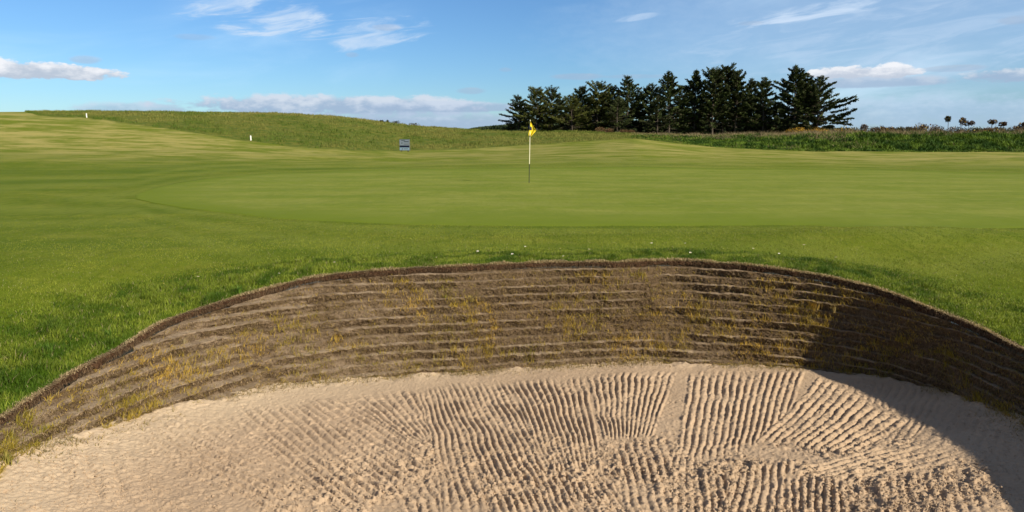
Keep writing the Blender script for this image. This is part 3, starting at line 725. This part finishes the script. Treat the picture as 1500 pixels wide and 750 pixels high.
for px, py, nn, hh, ca, cb, lab in [(1196, 452, 80, .15, (.36, .22, .04), (.52, .36, .09), 'tall golden tuft on the turf wall beside the edge of the shadow'),
                                    (1222, 455, 30, .17, (.40, .30, .10), (.50, .38, .15), 'straggly pale stems on the turf wall just inside the shadow'),
                                    (1165, 455, 45, .10, (.28, .19, .03), (.42, .28, .05), 'orange tuft on the turf wall left of the tall golden tuft'),
                                    (1035, 470, 40, .10, (.30, .26, .10), (.40, .32, .13), 'dull straw tuft on the turf wall right of the middle'),
                                    (690, 440, 45, .10, (.32, .25, .05), (.42, .33, .10), 'yellow tuft high on the turf wall below the flag'),
                                    (652, 437, 40, .09, (.26, .26, .04), (.36, .31, .07), 'greenish yellow tuft high on the turf wall left of centre'),
                                    (268, 500, 35, .11, (.36, .30, .16), (.48, .38, .20), 'splayed dry straw tuft near the dark band on the left of the wall')]:
    x, y, z, th = wall_at(px, py)
    tuft_thing('dry_tuft', (x, y, z), nn, hh * .45, hh, .035, ca, cb, lab, mat=m_dry, w=.006, outdir=(-.3 * math.cos(th), -.3 * math.sin(th)))['group'] = 'dry tufts on the bunker wall'
p = at_z(10, 682, -.84)
tuft_thing('sand_tuft', (p[0], p[1], float(sand_z(p[0], p[1]))), 70, .05, .10, .04, (.16, .17, .03), (.36, .30, .08), 'small yellow green tuft growing from the sand at its left end', mat=m_dry)

# daisies
m_petal = simple('daisy_petals', (.80, .80, .76), .6, .05); m_eye = simple('daisy_eye', (.65, .45, .04), .7, .1)
def make_daisy():
    root = empty('daisy', (0, 0, 0))
    b = MB(); b.tube([(0, 0, 0), (.003, .002, .02), (.004, .004, .042)], [.0014, .0012, .0012], 5, (.08, .14, .02)); b.build('stalk', m_blade, root)
    b = MB()
    for k in range(11):
        a = k * 2 * math.pi / 11; ca, sa = math.cos(a), math.sin(a)
        pr = lambda r_, w_, z_: (.004 + ca * r_ - sa * w_, .004 + sa * r_ + ca * w_, .043 + z_)
        b.add([pr(.002, -.001, 0), pr(.002, .001, 0), pr(.009, .0026, .003), pr(.014, 0, .003), pr(.009, -.0026, .003)], [(0, 1, 2), (0, 2, 4), (4, 2, 3)])
    b.build('petals', m_petal, root)
    b = MB(); b.tube([(.004, .004, .042), (.004, .004, .0465), (.004, .004, .048)], [.0042, .004, .0015], 8); b.build('flower_eye', m_eye, root)
    return root
daisy = make_daisy()
DS = [(408, 401), (490, 386), (533, 381), (594, 380), (641, 378), (744, 359), (752, 374), (769, 362), (826, 376), (863, 367), (820, 366), (955, 358), (1004, 357), (1060, 366), (1101, 365), (1090, 378),
      (1177, 361), (1224, 379), (1140, 372), (289, 407), (241, 418), (1012, 372), (700, 370), (900, 357)]
for k, (px, py) in enumerate(DS):
    o = daisy
    if k:
        o = daisy.copy(); col.objects.link(o)
        for ch in list(daisy.children): c2 = ch.copy(); col.objects.link(c2); c2.parent = o
    ds = np.linspace(6.5, 14, 600); d = ray(px, py); X = d[0] * ds / d[1]; Z = CZ + d[2] * ds / d[1]; g = ground(X, ds) + .04
    i_ = int(np.argmax(Z < g)); o.location = (X[i_], ds[i_], g[i_] - .04)
    o.rotation_euler = (random.uniform(-.3, .3), random.uniform(-.3, .3), random.uniform(0, 6))
    s_ = random.uniform(1.0, 1.5); o.scale = (s_,) * 3
    tag(o, 'tiny white daisy in the grass along the bunker rim', 'daisy', 'daisies in the grass along the bunker rim')

# ------------------------------------------------------------------ flagstick
m_white = simple('cream_paint', (.78, .74, .52), .4, .05); m_black = simple('dark_paint', (.035, .035, .03), .4, .1)
m_yel = simple('yellow_cloth', (.80, .60, .02), .7, .06, 30); m_navy = simple('navy_print', (.012, .015, .07), .6, .1)
fb = at_z(775, 269.5, 0.0); fb[2] = float(ground(fb[0], fb[1])) + .014
fr = empty('flagstick', fb)
tag(fr, 'tall golf flagstick with a drooping yellow flag standing in the putting green', 'golf flag')
HF = 2.16; lean_x = .03
line = lambda z: (lean_x * z / HF, 0, z)
b = MB(); b.tube([line(0), line(.33), line(.66)], .0125, 12); b.build('lower_pole', m_black, fr)
b = MB(); b.tube([line(.66), line(1.3), line(HF)], .0135, 12); b.build('upper_pole', m_white, fr)
b = MB(); b.tube([line(HF), line(HF + .012), line(HF + .025)], [.019, .019, .006], 12); b.build('pole_tip', m_white, fr)
# draped flag: hoist along the pole, the cloth hanging in folds
NU, NW = 22, 30
FH = .50
def flag_pt(u, w):
    z = HF - .015 - FH * w
    xr = .215 * min(w / .60, 1.0) if w < .60 else .215 - .19 * (w - .60) / .40
    xl = 0 if w < .45 else -.045 * math.sin((w - .45) / .55 * math.pi * .62)
    x = lean_x * z / HF + xl + (xr - xl) * u
    y = -.014 - .045 * math.sin(u * 5.2 + w * 3.4) * min(1, w * 3) * (.3 + u) + .02 * math.sin(u * 11 - w * 5) * u
    return (x, y, z - .05 * u * w)
vv = np.array([flag_pt(i_ / (NU - 1), j_ / (NW - 1)) for i_ in range(NU) for j_ in range(NW)])
i = np.arange(NU - 1)[:, None] * NW; j = np.arange(NW - 1)[None]
ff = np.stack([i + j, i + j + 1, i + NW + j + 1, i + NW + j], -1).reshape(-1, 4)
fo = mesh_np('flag', vv, ff, m_yel, fr, True); sm = fo.modifiers.new('thick', 'SOLIDIFY'); sm.thickness = .003
# dark printed badge and fold visible beside the pole
bv = np.array([vv[i_ * NW + j_] for i_ in range(1, 9) for j_ in range(11, 19)]) + np.array([0, -.006, 0])
bo = mesh_np('flag_badge', bv, np.array([(i_ * 8 + j_, i_ * 8 + j_ + 1, i_ * 8 + j_ + 9, i_ * 8 + j_ + 8) for i_ in range(7) for j_ in range(7)]), m_navy, fo, True)
b = MB()
N2 = 12
pts = []
for k in range(N2 + 1):
    w = k / N2; zz_ = HF - .13 - .20 * w
    pts += [(lean_x * zz_ / HF - .012, .004, zz_), (lean_x * zz_ / HF - .012 - .055 * math.sin(math.pi * min(1, w * 1.1)) - .01, .02, zz_ - .02)]
b.add(pts, [(2 * k, 2 * k + 2, 2 * k + 3, 2 * k + 1) for k in range(N2)])
b.build('flag_back_fold', m_navy, fr, True).modifiers.new('thick', 'SOLIDIFY').thickness = .004

# ------------------------------------------------------------------ notice board beside the far edge
sp = cast(593, 222.5); sgz = float(sp[2])
sg = empty('notice_board', (sp[0], sp[1], sgz), R(-24))
tag(sg, 'pale blue notice board with a dark band, on two short legs on the far grass', 'sign')
k_ = sp[1] / F
bw, bh = 15.0 * k_ / math.cos(R(24)), 15.5 * k_; z0_ = 2.4 * k_
m_sb = simple('board_face', (.34, .40, .48), .5, .04); m_sl = simple('board_lower_panel', (.36, .52, .68), .5, .04)
m_sd = simple('board_dark_band', (.012, .018, .05), .5, .1); m_sm = simple('board_frame_metal', (.22, .23, .24), .5, .1, metallic=.4); m_leg = simple('board_leg_timber', (.09, .07, .04), .8)
m_pr = simple('board_print', (.035, .045, .05), .6, .1); m_pr2 = simple('board_print_faded', (.20, .20, .18), .6, .1)
b = MB(); b.box(-bw / 2, bw / 2, -.02, .02, z0_, z0_ + bh, bev=.006); b.build('panel', m_sb, sg)
b = MB()
for x0, x1, zz0, zz1 in [(-bw / 2 - .02, -bw / 2 + .002, z0_ - .02, z0_ + bh + .02), (bw / 2 - .002, bw / 2 + .02, z0_ - .02, z0_ + bh + .02), (-bw / 2 + .002, bw / 2 - .002, z0_ + bh - .002, z0_ + bh + .02), (-bw / 2 + .002, bw / 2 - .002, z0_ - .02, z0_ + .002)]:
    b.box(x0, x1, -.03, .03, zz0, zz1)
b.build('frame', m_sm, sg)
b = MB(); b.box(-bw / 2 + .004, bw / 2 - .004, -.026, -.0195, z0_ + bh * .26, z0_ + bh * .44); b.build('dark_band', m_sd, sg)
b = MB(); b.box(-bw / 2 + .004, bw / 2 - .004, -.024, -.0193, z0_ + .004, z0_ + bh * .255); lp = b.build('lower_panel', m_sl, sg)
b = MB(); b.box(-bw * .27, -bw * .20, -.029, -.0238, z0_ + bh * .06, z0_ + bh * .20)
for k in range(5): b.box(-bw * .08 + k * bw * .09, -bw * .02 + k * bw * .09, -.029, -.0238, z0_ + bh * .10, z0_ + bh * .17)
b.build('lower_print', m_pr2, lp)
b = MB(); b.box(-bw * .06, bw * .42, -.027, -.0196, z0_ + bh * .76, z0_ + bh * .82)
for k in range(4): b.box(-bw * .32 + k * bw * .10, -bw * .25 + k * bw * .10, -.027, -.0196, z0_ + bh * .88, z0_ + bh * .93)
b.box(-bw * .30, -bw * .22, -.027, -.0196, z0_ + bh * .62, z0_ + bh * .72); b.build('heading_print', m_pr, sg)
b = MB(); b.box(-bw * .06, bw * .42, -.027, -.0196, z0_ + bh * .54, z0_ + bh * .60); b.build('text_line', m_pr2, sg)
for s_ in (-1, 1):
    b = MB(); b.box(s_ * bw * .34 - .035, s_ * bw * .34 + .035, -.03, .03, -.15, z0_ - .02); b.build('leg', m_leg, sg)

# white marker posts on the hill
m_post = simple('white_post_paint', (.80, .80, .76), .5, .05)
def marker(px, py_base, h_px, dist, label):
    p = at_y(px, py_base, dist); k = dist / F; p[2] = float(T(p[0], p[1]))
    top = at_y(px, py_base - h_px, dist)[2]
    r = empty('marker_post', p); hh = top - p[2]
    b = MB(); b.tube([(0, 0, -.1), (0, 0, hh * .5), (0, 0, hh * .94)], .06, 10); b.build('post', m_post, r)
    b = MB(); b.tube([(0, 0, hh * .94), (0, 0, hh * .97), (0, 0, hh)], [.06, .05, .015], 10); b.build('rounded_top', m_post, r)
    tag(r, label, 'marker post', 'white marker posts on the hill')
c = cast(367.5, 206.5); marker(367.5, 207, 8.5, c[1] + .5, 'white marker post on the grassy slope nearer the notice board')
c = cast(127, 172.5); marker(127, 173, 7, (c[1] if c is not None else 105), 'white marker post on the skyline of the hill far to the left')

# ------------------------------------------------------------------ far grass
def rows_to_obj(name, x, y, h, w, cc, label, mat=m_dry, lean=.35, sink=.03):
    n = len(x); P = np.c_[x, y, T(x, y) - sink]
    o = blade_obj(name, [blades(P, h, w, rng.normal(0, lean, (n, 2)) * h[:, None], cc)], mat); tag(o, label, 'grass', kind='stuff'); return o
# unmown hillside
n = 170000; pxr = rng.uniform(40, 1000, n); dB = np.interp(pxr, *RGH); y = dB + rng.random(n) ** .9 * (126 - dB); x = (pxr - 750) / F * .987 * y
ok = y < 126; x, y, pxr = x[ok], y[ok], pxr[ok]; n = len(x)
nf = fbm(x, y, 5, 4, 200); nf2 = vn(x, y, .9, 204)
h = rng.uniform(.06, .24, n) * (.3 + 1.2 * S(nf2, .25, .8))
dB = np.interp(pxr, *RGH)
edgek = 1 - S(y - dB, .5, 6.0)
cc = mixcol(n, (.075, .125, .012), (.215, .200, .050), .22, S(nf, .32, .68) * .7 + rng.random(n) * .35 - .1 + .35 * S(y, 90, 115) * (pxr < 560) - .5 * edgek * (pxr < 470))
rows_to_obj('rough_grass', x, y, h, rng.uniform(.03, .06, n), cc, 'unmown olive and tan grass covering the low hill')
# tall bank on the right
n = 130000; pxr = 925 + 900 * rng.random(n); dB = np.interp(pxr, *RGH); y = dB + rng.random(n) ** 1.1 * 22; x = (pxr - 750) / F * .987 * y
k = (y - dB)
grow = np.interp(pxr, [925, 1000, 1150, 1260, 1500], [.35, .5, .8, 1, 1])
nf = fbm(x, y, 2.2, 3, 210)
isgreen = rng.random(n) < np.clip(1.3 - S(k, 6, 15) * .95 + (nf - .5) * 1.4 - .35 * np.interp(pxr, [1100, 1200, 1290, 1350], [.2, 1, .7, 0]) * S(k, .8, 3.5), .05, 1)
nf3 = vn(x, y, 1.1, 219)
h = np.where(isgreen, rng.uniform(.2, .60, n), rng.uniform(.3, .95, n)) * grow * (.30 + .6 * nf + .6 * S(nf3, .3, .8)) * (.35 + .65 * S(k, 0, 3))
cg = mixcol(n, (.016, .055, .004), (.12, .19, .018), .35, S(vn(x, y, .9, 214), .3, .8) * .75 + .3 * rng.random(n))
ct = mixcol(n, (.17, .135, .065), (.33, .26, .15), .2)
cc = np.where(isgreen[:, None], cg, ct)
rows_to_obj('tall_bank_grass', x, y, h, np.where(isgreen, rng.uniform(.07, .16, n), rng.uniform(.02, .05, n)), cc, 'tall green weeds and pale straw grass on the bank at the right', lean=.45)

# ------------------------------------------------------------------ trees
m_leaf = blade_material('needle_sprays', .12, .7); m_bark = simple('conifer_bark', (.085, .068, .052), .9, .3, 3)
def conifer(x, y, H, rad, label, seed, group, top_flat=0.0, bare=.12, skew=0.0, dense=1.0, tone=0.0, wide_low=1.0):
    r0 = np.random.default_rng(seed); z0_ = float(T(x, y)) - .1
    root = empty('conifer_tree', (x, y, z0_)); tag(root, label, 'tree', group)
    tr = MB()
    bx, by = r0.normal(0, .012, 2) * H
    tp = lambda f: np.array([bx * f ** 2 + .06 * math.sin(f * 5 + seed), by * f ** 2, H * f])
    tr.tube([tp(f) for f in np.linspace(0, 1.015, 12)], np.interp(np.linspace(0, 1, 12), [0, .05, 1], [.024 * H, .018 * H, .003 * H]), 7, cap=False)
    V, Fq, Cc = [], [], []; off = 0
    nwh = int(H / .34)
    for wi in range(nwh):
        f = bare * .5 + (1 - bare * .5) * (wi + r0.uniform(-.3, .3)) / nwh
        f = min(max(f, .03), .985)
        nb = r0.integers(4, 7)
        shape = min(1.0, (1 - f) ** .95 * 1.55) * (.80 + .2 * min(1, f / .25))
        if top_flat: shape = max(shape, top_flat * math.sin(min(1, (1 - f) * 6) * math.pi / 2))
        if f < bare: shape *= .6
        ph0 = r0.uniform(0, 6.28); shape *= r0.uniform(.75, 1.2)
        for bi in range(nb):
            a = ph0 + bi * 2 * math.pi / nb + r0.normal(0, .25)
            Lb = rad * shape * r0.uniform(.45, 1.20) + .05
            if f > .3 and r0.random() < .10: Lb *= 1.35
            Lb *= 1 + skew * math.cos(a); Lb = min(Lb, rad * 1.15)
            up = np.interp(f, [0, .4, .8, 1], [-.12, .12, .50, 1.1]) + r0.normal(0, .16)
            d = np.array([math.cos(a), math.sin(a), up]); d /= np.linalg.norm(d)
            p0 = tp(f); s_ = np.linspace(0, 1, 5)[:, None]
            pts = p0 + d * Lb * s_ + np.array([0, 0, 1]) * (.16 * Lb * s_ ** 2 - .10 * Lb * s_)
            if Lb > .5: tr.tube(pts, np.linspace(.028, .008, 5) * (H / 9) * (1.0 if f < .7 else .6), 4, cap=False)
            ns = max(4, int((7 + 17 * Lb / 2.0) * dense)) if f > bare else 3
            u = r0.uniform(.12 if f > .45 else .32, 1.0, ns) ** .75
            P = p0 + d * Lb * u[:, None] + np.c_[0 * u, 0 * u, .16 * Lb * u ** 2 - .10 * Lb * u]
            P += r0.normal(0, .085, (ns, 3)) * np.array([1, 1, .8])
            side = r0.choice([-1, 1], ns) * r0.uniform(.2, 1.1, ns)
            ax = np.c_[np.cos(a + side), np.sin(a + side), up * .6 + r0.normal(-.05, .28, ns)]
            ax /= np.linalg.norm(ax, axis=1)[:, None]
            ln = r0.uniform(.14, .36, ns) * (H / 9) * (1.15 - .30 * f) * (1 - .5 * S(f, .82, 1.0)); wd = ln * r0.uniform(.22, .40, ns)
            sd = np.cross(ax, r0.normal(0, .55, (ns, 3)) + np.array([0, 0, 1.0])); sd /= np.linalg.norm(sd, axis=1)[:, None]
            q0 = P - sd * wd[:, None] * .35; q1 = P + sd * wd[:, None] * .35
            q2 = P + ax * ln[:, None] * .6 + sd * wd[:, None] * .6; q3 = P + ax * ln[:, None] + 0 * sd; q4 = P + ax * ln[:, None] * .6 - sd * wd[:, None] * .6
            # drooping second blade under the spray gives it depth
            q5 = P + ax * ln[:, None] * .55 - np.array([0, 0, 1]) * wd[:, None] * 1.3
            V.append(np.stack([q0, q1, q2, q3, q4, q5], 1).reshape(-1, 3)); bb = (np.arange(ns) * 6)[:, None] + off
            Fq.append(np.vstack([bb + np.array([[0, 1, 2]]), bb + np.array([[0, 2, 4]]), bb + np.array([[4, 2, 3]]), bb + np.array([[0, 5, 3]])])); off += ns * 6
            base_ = np.array([.044, .060, .015]) if tone < .5 else np.array([.085, .097, .018])
            brown = r0.random(ns)[:, None] < (.10 if f > .35 else .22)
            cc_ = base_ * r0.uniform(.6, 1.45, (ns, 1)) * (1 + .25 * r0.normal()); cc_ = np.where(brown, np.array([.058, .047, .026]) * r0.uniform(.6, 1.2, (ns, 1)), cc_)
            Cc.append(np.repeat(np.clip(cc_, .004, .2), 6, 0))
    tr.build('trunk', m_bark, root, True)
    mesh_np('crown', np.vstack(V), np.vstack(Fq), m_leaf, root, False, {'col': np.vstack(Cc)})
    return root
GT = 'dark conifers in the belt behind the green'
TREES = [ # px, apex y, dist, radius, flat, bare, tone, label
    (760, 140, 116, 2.2, .3, .05, 0, 'leftmost conifer of the belt, its branches reaching low over the ridge'),
    (786, 130, 113, 2.0, .42, .15, 1, 'olive conifer right behind the golf flag'),
    (809, 130, 115, 2.1, .4, .12, 0, 'dark conifer just right of the flag with a blunt top'),
    (838, 141, 112, 1.9, .35, .15, 1, 'shortest conifer of the belt, between two taller ones left of centre'),
    (853, 127, 116, 2.2, .3, .1, 0, 'brownish topped conifer behind the shortest one'),
    (876, 122, 114, 2.1, .4, .15, 1, 'olive green conifer with a broad ragged top'),
    (896, 126, 116, 2.0, .3, .1, 1, 'light olive conifer left of the first sharp spire'),
    (920, 111, 114, 2.5, 0, .1, 0, 'first sharp spire from the left, with short upswept top branches'),
    (953, 123, 115, 2.4, .35, .1, 0, 'lower round-topped conifer between two sharp spires'),
    (982, 104, 112, 2.9, 0, .12, 0, 'tall conifer with a wide star-shaped spire, middle of the belt'),
    (1020, 102, 114, 2.7, 0, .1, 0, 'tall pointed conifer right of the star-shaped spire'),
    (1047, 102, 112, 2.4, .55, .25, 0, 'flat-topped conifer on the left of the broad crowned group'),
    (1063, 99, 115, 2.6, .60, .2, 0, 'highest flat-topped conifer in the middle of the broad crowned group'),
    (1081, 104, 113, 2.5, .45, .3, 0, 'flat-topped conifer with a long branch reaching out to the right'),
    (1103, 115, 115, 2.2, .3, .2, 0, 'conifer with two stubby tips right of the broad crowned group'),
    (1121, 113, 112, 2.6, .25, .15, 0, 'conifer just left of the gap of sky'),
    (1169, 95, 111, 3.3, 0, .05, 0, 'tallest conifer, with widely spaced upswept branches right of the gap'),
    (1184, 107, 114, 2.8, 0, .05, 0, 'slim conifer squeezed between the two biggest at the right end'),
    (1202, 111, 110, 3.6, 0, .03, 0, 'rightmost conifer with long low branches spreading to the right'),
    (938, 134, 120, 2.4, .3, .05, 0, 'shaded conifer at the back between the first two spires'),
    (1000, 128, 120, 2.6, .3, .05, 0, 'shaded conifer at the back behind the two tall spires'),
    (824, 146, 120, 2.3, .3, .05, 0, 'low shaded conifer at the back on the left of the belt'),
    (1140, 150, 119, 1.8, .3, .05, 0, 'low shaded conifer at the back below the gap of sky'),
    (905, 142, 110.5, 1.9, .2, .05, 0, 'low dark conifer at the front left of the first spire'),
    (965, 140, 110.5, 2.0, .2, .08, 0, 'low dark conifer at the front under the star-shaped spire'),
    (1032, 140, 118, 2.4, .2, .05, 0, 'shaded conifer at the back left of the broad crowned group'),
    (1095, 138, 119, 2.4, .2, .05, 0, 'shaded conifer at the back behind the stubby tips'),
    (870, 148, 119, 2.4, .2, .05, 0, 'low shaded conifer at the back behind the broad ragged top'),
    (1068, 150, 120, 2.4, .2, .03, 0, 'low shaded conifer at the back behind the bare trunks of the broad crowned group'),
    (790, 156, 119, 2.2, .2, .03, 0, 'low shaded conifer at the back just right of the golf flag'),
    (846, 150, 120, 2.2, .3, .02, 0, 'low shaded conifer at the back right behind the shortest conifer'),
    (768, 152, 119, 1.6, .3, .02, 0, 'low shaded conifer at the back behind the leftmost conifer'),
    (892, 146, 121, 2.2, .3, .02, 0, 'low shaded conifer at the back left of the first spire'),
    (1118, 150, 118, 2.0, .2, .03, 0, 'low shaded conifer at the back behind the conifer beside the gap'),
]
for k, (px, py, d, rad, flat, bare, tone, lab) in enumerate(TREES):
    p = at_y(px, py, d); H = p[2] - float(T(p[0], p[1])) + .1
    conifer(p[0], p[1], H, rad * (1.75 if d > 117.5 else (1.3 if px == 760 else 1.8 if px < 900 else 1.5 if px < 970 else 1.25)), lab, 300 + k, GT, flat, bare, skew=(.10 if px == 1202 else (-.12 if px == 760 else 0)), dense=7.5 if px < 900 else (4.6 if py < 128 else 5.0), tone=tone)

# ------------------------------------------------------------------ gorse and shrubs
def shrub(name, x, y, w, h, label, cat, group, ca, cb, flower=0.0, stem_h=0.0, seed=0, n=900, leaf=.12, fcol=((.62, .36, .02), (.80, .55, .04)), lobes=6):
    r0 = np.random.default_rng(seed + 5000); z0_ = float(T(x, y))
    root = empty(name, (x, y, z0_)); tag(root, label, cat, group)
    b = MB()
    for k in range(5 if stem_h < .3 else 2):
        a = r0.uniform(0, 6.28); q = np.array([math.cos(a) * w * .2, math.sin(a) * w * .2, 0])
        b.tube([(q[0] * .1, q[1] * .1, -.1), tuple(q * .5 + np.array([0, 0, stem_h + h * .25])), tuple(q + np.array([0, 0, stem_h + h * .6]))], [.035, .025, .012], 5)
    b.build('stems', m_bark, root)
    cen = np.c_[r0.uniform(-.32, .32, lobes) * w, r0.uniform(-.3, .3, lobes) * w, stem_h + r0.uniform(.25, .6, lobes) * h]; rad = r0.uniform(.28, .45, lobes)
    li = r0.integers(0, lobes, n); dr = r0.normal(0, 1, (n, 3)); dr /= np.linalg.norm(dr, axis=1)[:, None]
    P = cen[li] + dr * (r0.uniform(.45, 1.0, n) * rad[li])[:, None] * np.array([w * .75, w * .75, h]); P[:, 2] = np.maximum(P[:, 2], .02)
    ax = dr + r0.normal(0, .4, (n, 3)) + np.array([0, 0, .4]); ax /= np.linalg.norm(ax, axis=1)[:, None]
    sd = np.cross(ax, r0.normal(0, 1, (n, 3))); sd /= np.linalg.norm(sd, axis=1)[:, None]
    L = leaf * r0.uniform(.6, 1.4, n)[:, None]
    V = np.stack([P - sd * L * .25, P + sd * L * .25, P + ax * L * .6 + sd * L * .3, P + ax * L, P + ax * L * .6 - sd * L * .3], 1)
    isf = (r0.random(n) < flower * (1.6 * (P[:, 2] > stem_h + h * .35))) if flower else np.zeros(n, bool)
    for nm, mk in (('foliage', ~isf), ('flowers', isf)):
        if mk.sum() < 3: continue
        m_ = mk.sum(); bb = (np.arange(m_) * 5)[:, None]
        A, B = (ca, cb) if nm == 'foliage' else fcol
        cc_ = (np.array(A) + (np.array(B) - np.array(A)) * r0.random((m_, 1))) * r0.uniform(.7, 1.3, (m_, 1))
        mesh_np(nm, V[mk].reshape(-1, 3), [bb + np.array([[0, 1, 2, 4]]), bb + np.array([[4, 2, 3]])], m_leaf if nm == 'foliage' else m_petalf, root, False, {'col': np.repeat(cc_, 5, 0)})
    return root
m_petalf = blade_material('gorse_flowers', .2, .7)
GB = ((.028, .036, .012), (.07, .06, .025)); BR = ((.055, .035, .022), (.115, .070, .040))
for k, (px, w_, h_, lab) in enumerate([(1168, 3.0, 1.5, 'gorse bush in yellow flower under the tallest conifer'), (1200, 3.4, 1.4, 'gorse bush thick with orange yellow flowers under the rightmost conifer'),
                                       (1226, 2.6, 1.2, 'gorse bush with few flowers at the right foot of the conifers')]):
    d = 105.5; p = at_y(px, 195, d)
    shrub('gorse_bush', p[0], d, w_, h_, lab, 'bush', 'flowering gorse under the conifers', *GB, flower=(.30, .40, .12)[k], seed=k, n=1900, leaf=.11, fcol=((.40, .20, .02), (.70, .42, .03)))
for k, (px, w_, h_, lab) in enumerate([(886, 2.6, .8, 'rusty brown bramble patch at the foot of the conifers, left one'), (918, 2.4, .6, 'rusty brown bramble patch at the foot of the conifers, right one')]):
    p = at_y(px, 195, 107)
    shrub('bramble_patch', p[0], 107, w_, h_, lab, 'bush', 'rusty bramble patches', (.10, .055, .025), (.18, .11, .05), seed=20 + k, n=900, leaf=.10)
# brown gorse along the right skyline: px, top y, width px, stem or not
SK = [(1245, 184, 18, 0, 'low brown bush just right of the rightmost conifer'), (1268, 181.5, 14, .35, 'round brown bush by itself on the skyline, first right of the conifers'),
      (1287, 183.5, 15, 0, 'rust coloured bush second from the conifers'), (1303, 184.5, 12, 0, 'flat thin topped brown bush third from the conifers'),
      (1323, 184.5, 13, 0, 'low reddish bush fourth from the conifers'), (1337, 184, 14, 0, 'low reddish bush with bare patch fifth from the conifers'),
      (1351, 180, 12, 0, 'brown bush with a raised dark knob'), (1371, 181.5, 16, 0, 'wide rust brown bush before the long stalked heads'),
      (1391, 170.5, 10, 1.2, 'highest round brown head on a thin stalk above the hedge'), (1409, 172.5, 11, .9, 'lopsided brown head on a stalk beside the highest one'),
      (1421, 175.5, 9, .8, 'stalked brown head with a yellowish underside'), (1402, 183.5, 18, 0, 'dark low bush beneath the stalked heads'),
      (1430, 184.5, 18, 0, 'dark low bush right of the stalked heads'), (1453, 175.5, 10, .85, 'lone flat brown head on a stalk between two low bushes'),
      (1470, 177, 9, .7, 'small dark head on a stalk near the right edge of the photo'), (1448, 184.5, 16, 0, 'low brown bush under the lone flat head'),
      (1467, 184.5, 16, 0, 'low brown bush under the small dark head'), (1488, 182.5, 18, 0, 'broad brown bush next to the right edge of the photo'),
      (1499, 178.5, 8, .6, 'stalked brown head cut by the right edge of the photo'), (1510, 184, 18, 0, 'brown bush cut by the right edge of the photo')]
for k, (px, py, wp, st, lab) in enumerate(SK):
    d = 95 + (k % 3); wp = wp * (1.15 if st else 1.7); p = at_y(px, py, d); g = float(T(p[0], d)); kk_ = d / F
    tot = p[2] - g; w_ = wp * kk_
    if st: hh = w_ * .8; sh = tot - hh * .9
    else: hh = tot; sh = 0
    shrub('heath_bush', p[0], d, w_, hh, lab, 'bush', 'brown gorse bushes along the right skyline', *(BR if k % 4 else GB), flower=.06 if k % 3 == 0 else .02, stem_h=max(0, sh), seed=50 + k, n=500 if st else 1300, leaf=.12, lobes=3 if st else 9)
# little bushes on the hill ridge left of centre
for k, (px, wp, hp, lab) in enumerate([(560, 6, 2, 'tiny dark bush on the ridge, leftmost of four'), (568, 4, 2.5, 'tiny dark bush on the ridge, second of four from the left'),
                                       (580, 12, 3, 'dark bush on the ridge straight above the notice board, to its left'), (607, 15, 3.5, 'widest dark bush on the ridge, right of the notice board')]):
    d = 113; p = at_y(px, 190, d); kk_ = d / F
    shrub('ridge_bush', p[0], d, wp * kk_, hp * kk_ + .15, lab, 'bush', 'small dark bushes on the ridge', (.035, .045, .015), (.07, .06, .03), seed=90 + k, n=260, leaf=.09)
# far wood behind the ridge at the left foot of the trees, and thin hedge on the left skyline
def far_mass(name, px0, px1, d, prof, n, label, ca, cb, size):
    pxr = rng.uniform(px0, px1, n); dd = d + rng.uniform(-1, 8, n); x = (pxr - 750) / F * .987 * dd
    topz = np.array([at_y(a, np.interp(a, *prof), e)[2] for a, e in zip(pxr, dd)]); g = T(x, dd)
    z = g + (topz - g) * np.sqrt(rng.random(n)); P = np.c_[x, dd, z]
    tag(blade_obj(name, [blades(P, rng.uniform(.5, 1, n) * size, size * .6, rng.normal(0, size * .5, (n, 2)), mixcol(n, ca, cb))], m_leaf), label, 'trees', kind='stuff')
far_mass('distant_wood', 683, 1235, 150, ([683, 700, 720, 745, 770, 1120, 1150, 1235], [191.5, 188.5, 186.5, 184, 180, 182, 187, 190]), 42000, 'low dark wood beyond the ridge, behind the conifers and just left of them', (.020, .040, .016), (.045, .065, .024), .5)
far_mass('distant_hedge', 5, 118, 122, ([5, 20, 60, 90, 118], [168, 166.3, 166.5, 167.3, 168]), 5000, 'thin dark hedge along the top of the hill at the far left', (.030, .045, .016), (.06, .07, .03), .22)
# withered grass and bits of turf where the sand meets the wall
n = 9000; th = vis_theta(n); d = np.abs(rng.normal(0, .10, n)); r_ = at_t(RB, th) - d
x = C[0] + r_ * np.cos(th); y = C[1] + r_ * np.sin(th)
keep = rng.random(n) < S(fbm(th * 4.2, d, .5, 3, 260), .42, .62); x, y, th = x[keep], y[keep], th[keep]; n = len(x)
out = -np.c_[np.cos(th), np.sin(th)]
tag(blade_obj('withered_grass', [blades(np.c_[x, y, sand_z(x, y)], rng.uniform(.004, .05, n), .005, out * rng.uniform(0, .05, (n, 1)) + rng.normal(0, .03, (n, 2)), mixcol(n, (.13, .12, .02), (.42, .30, .12), .3))], m_dry),
    'withered grass scraps scattered where the sand meets the turf wall', 'grass', kind='stuff')
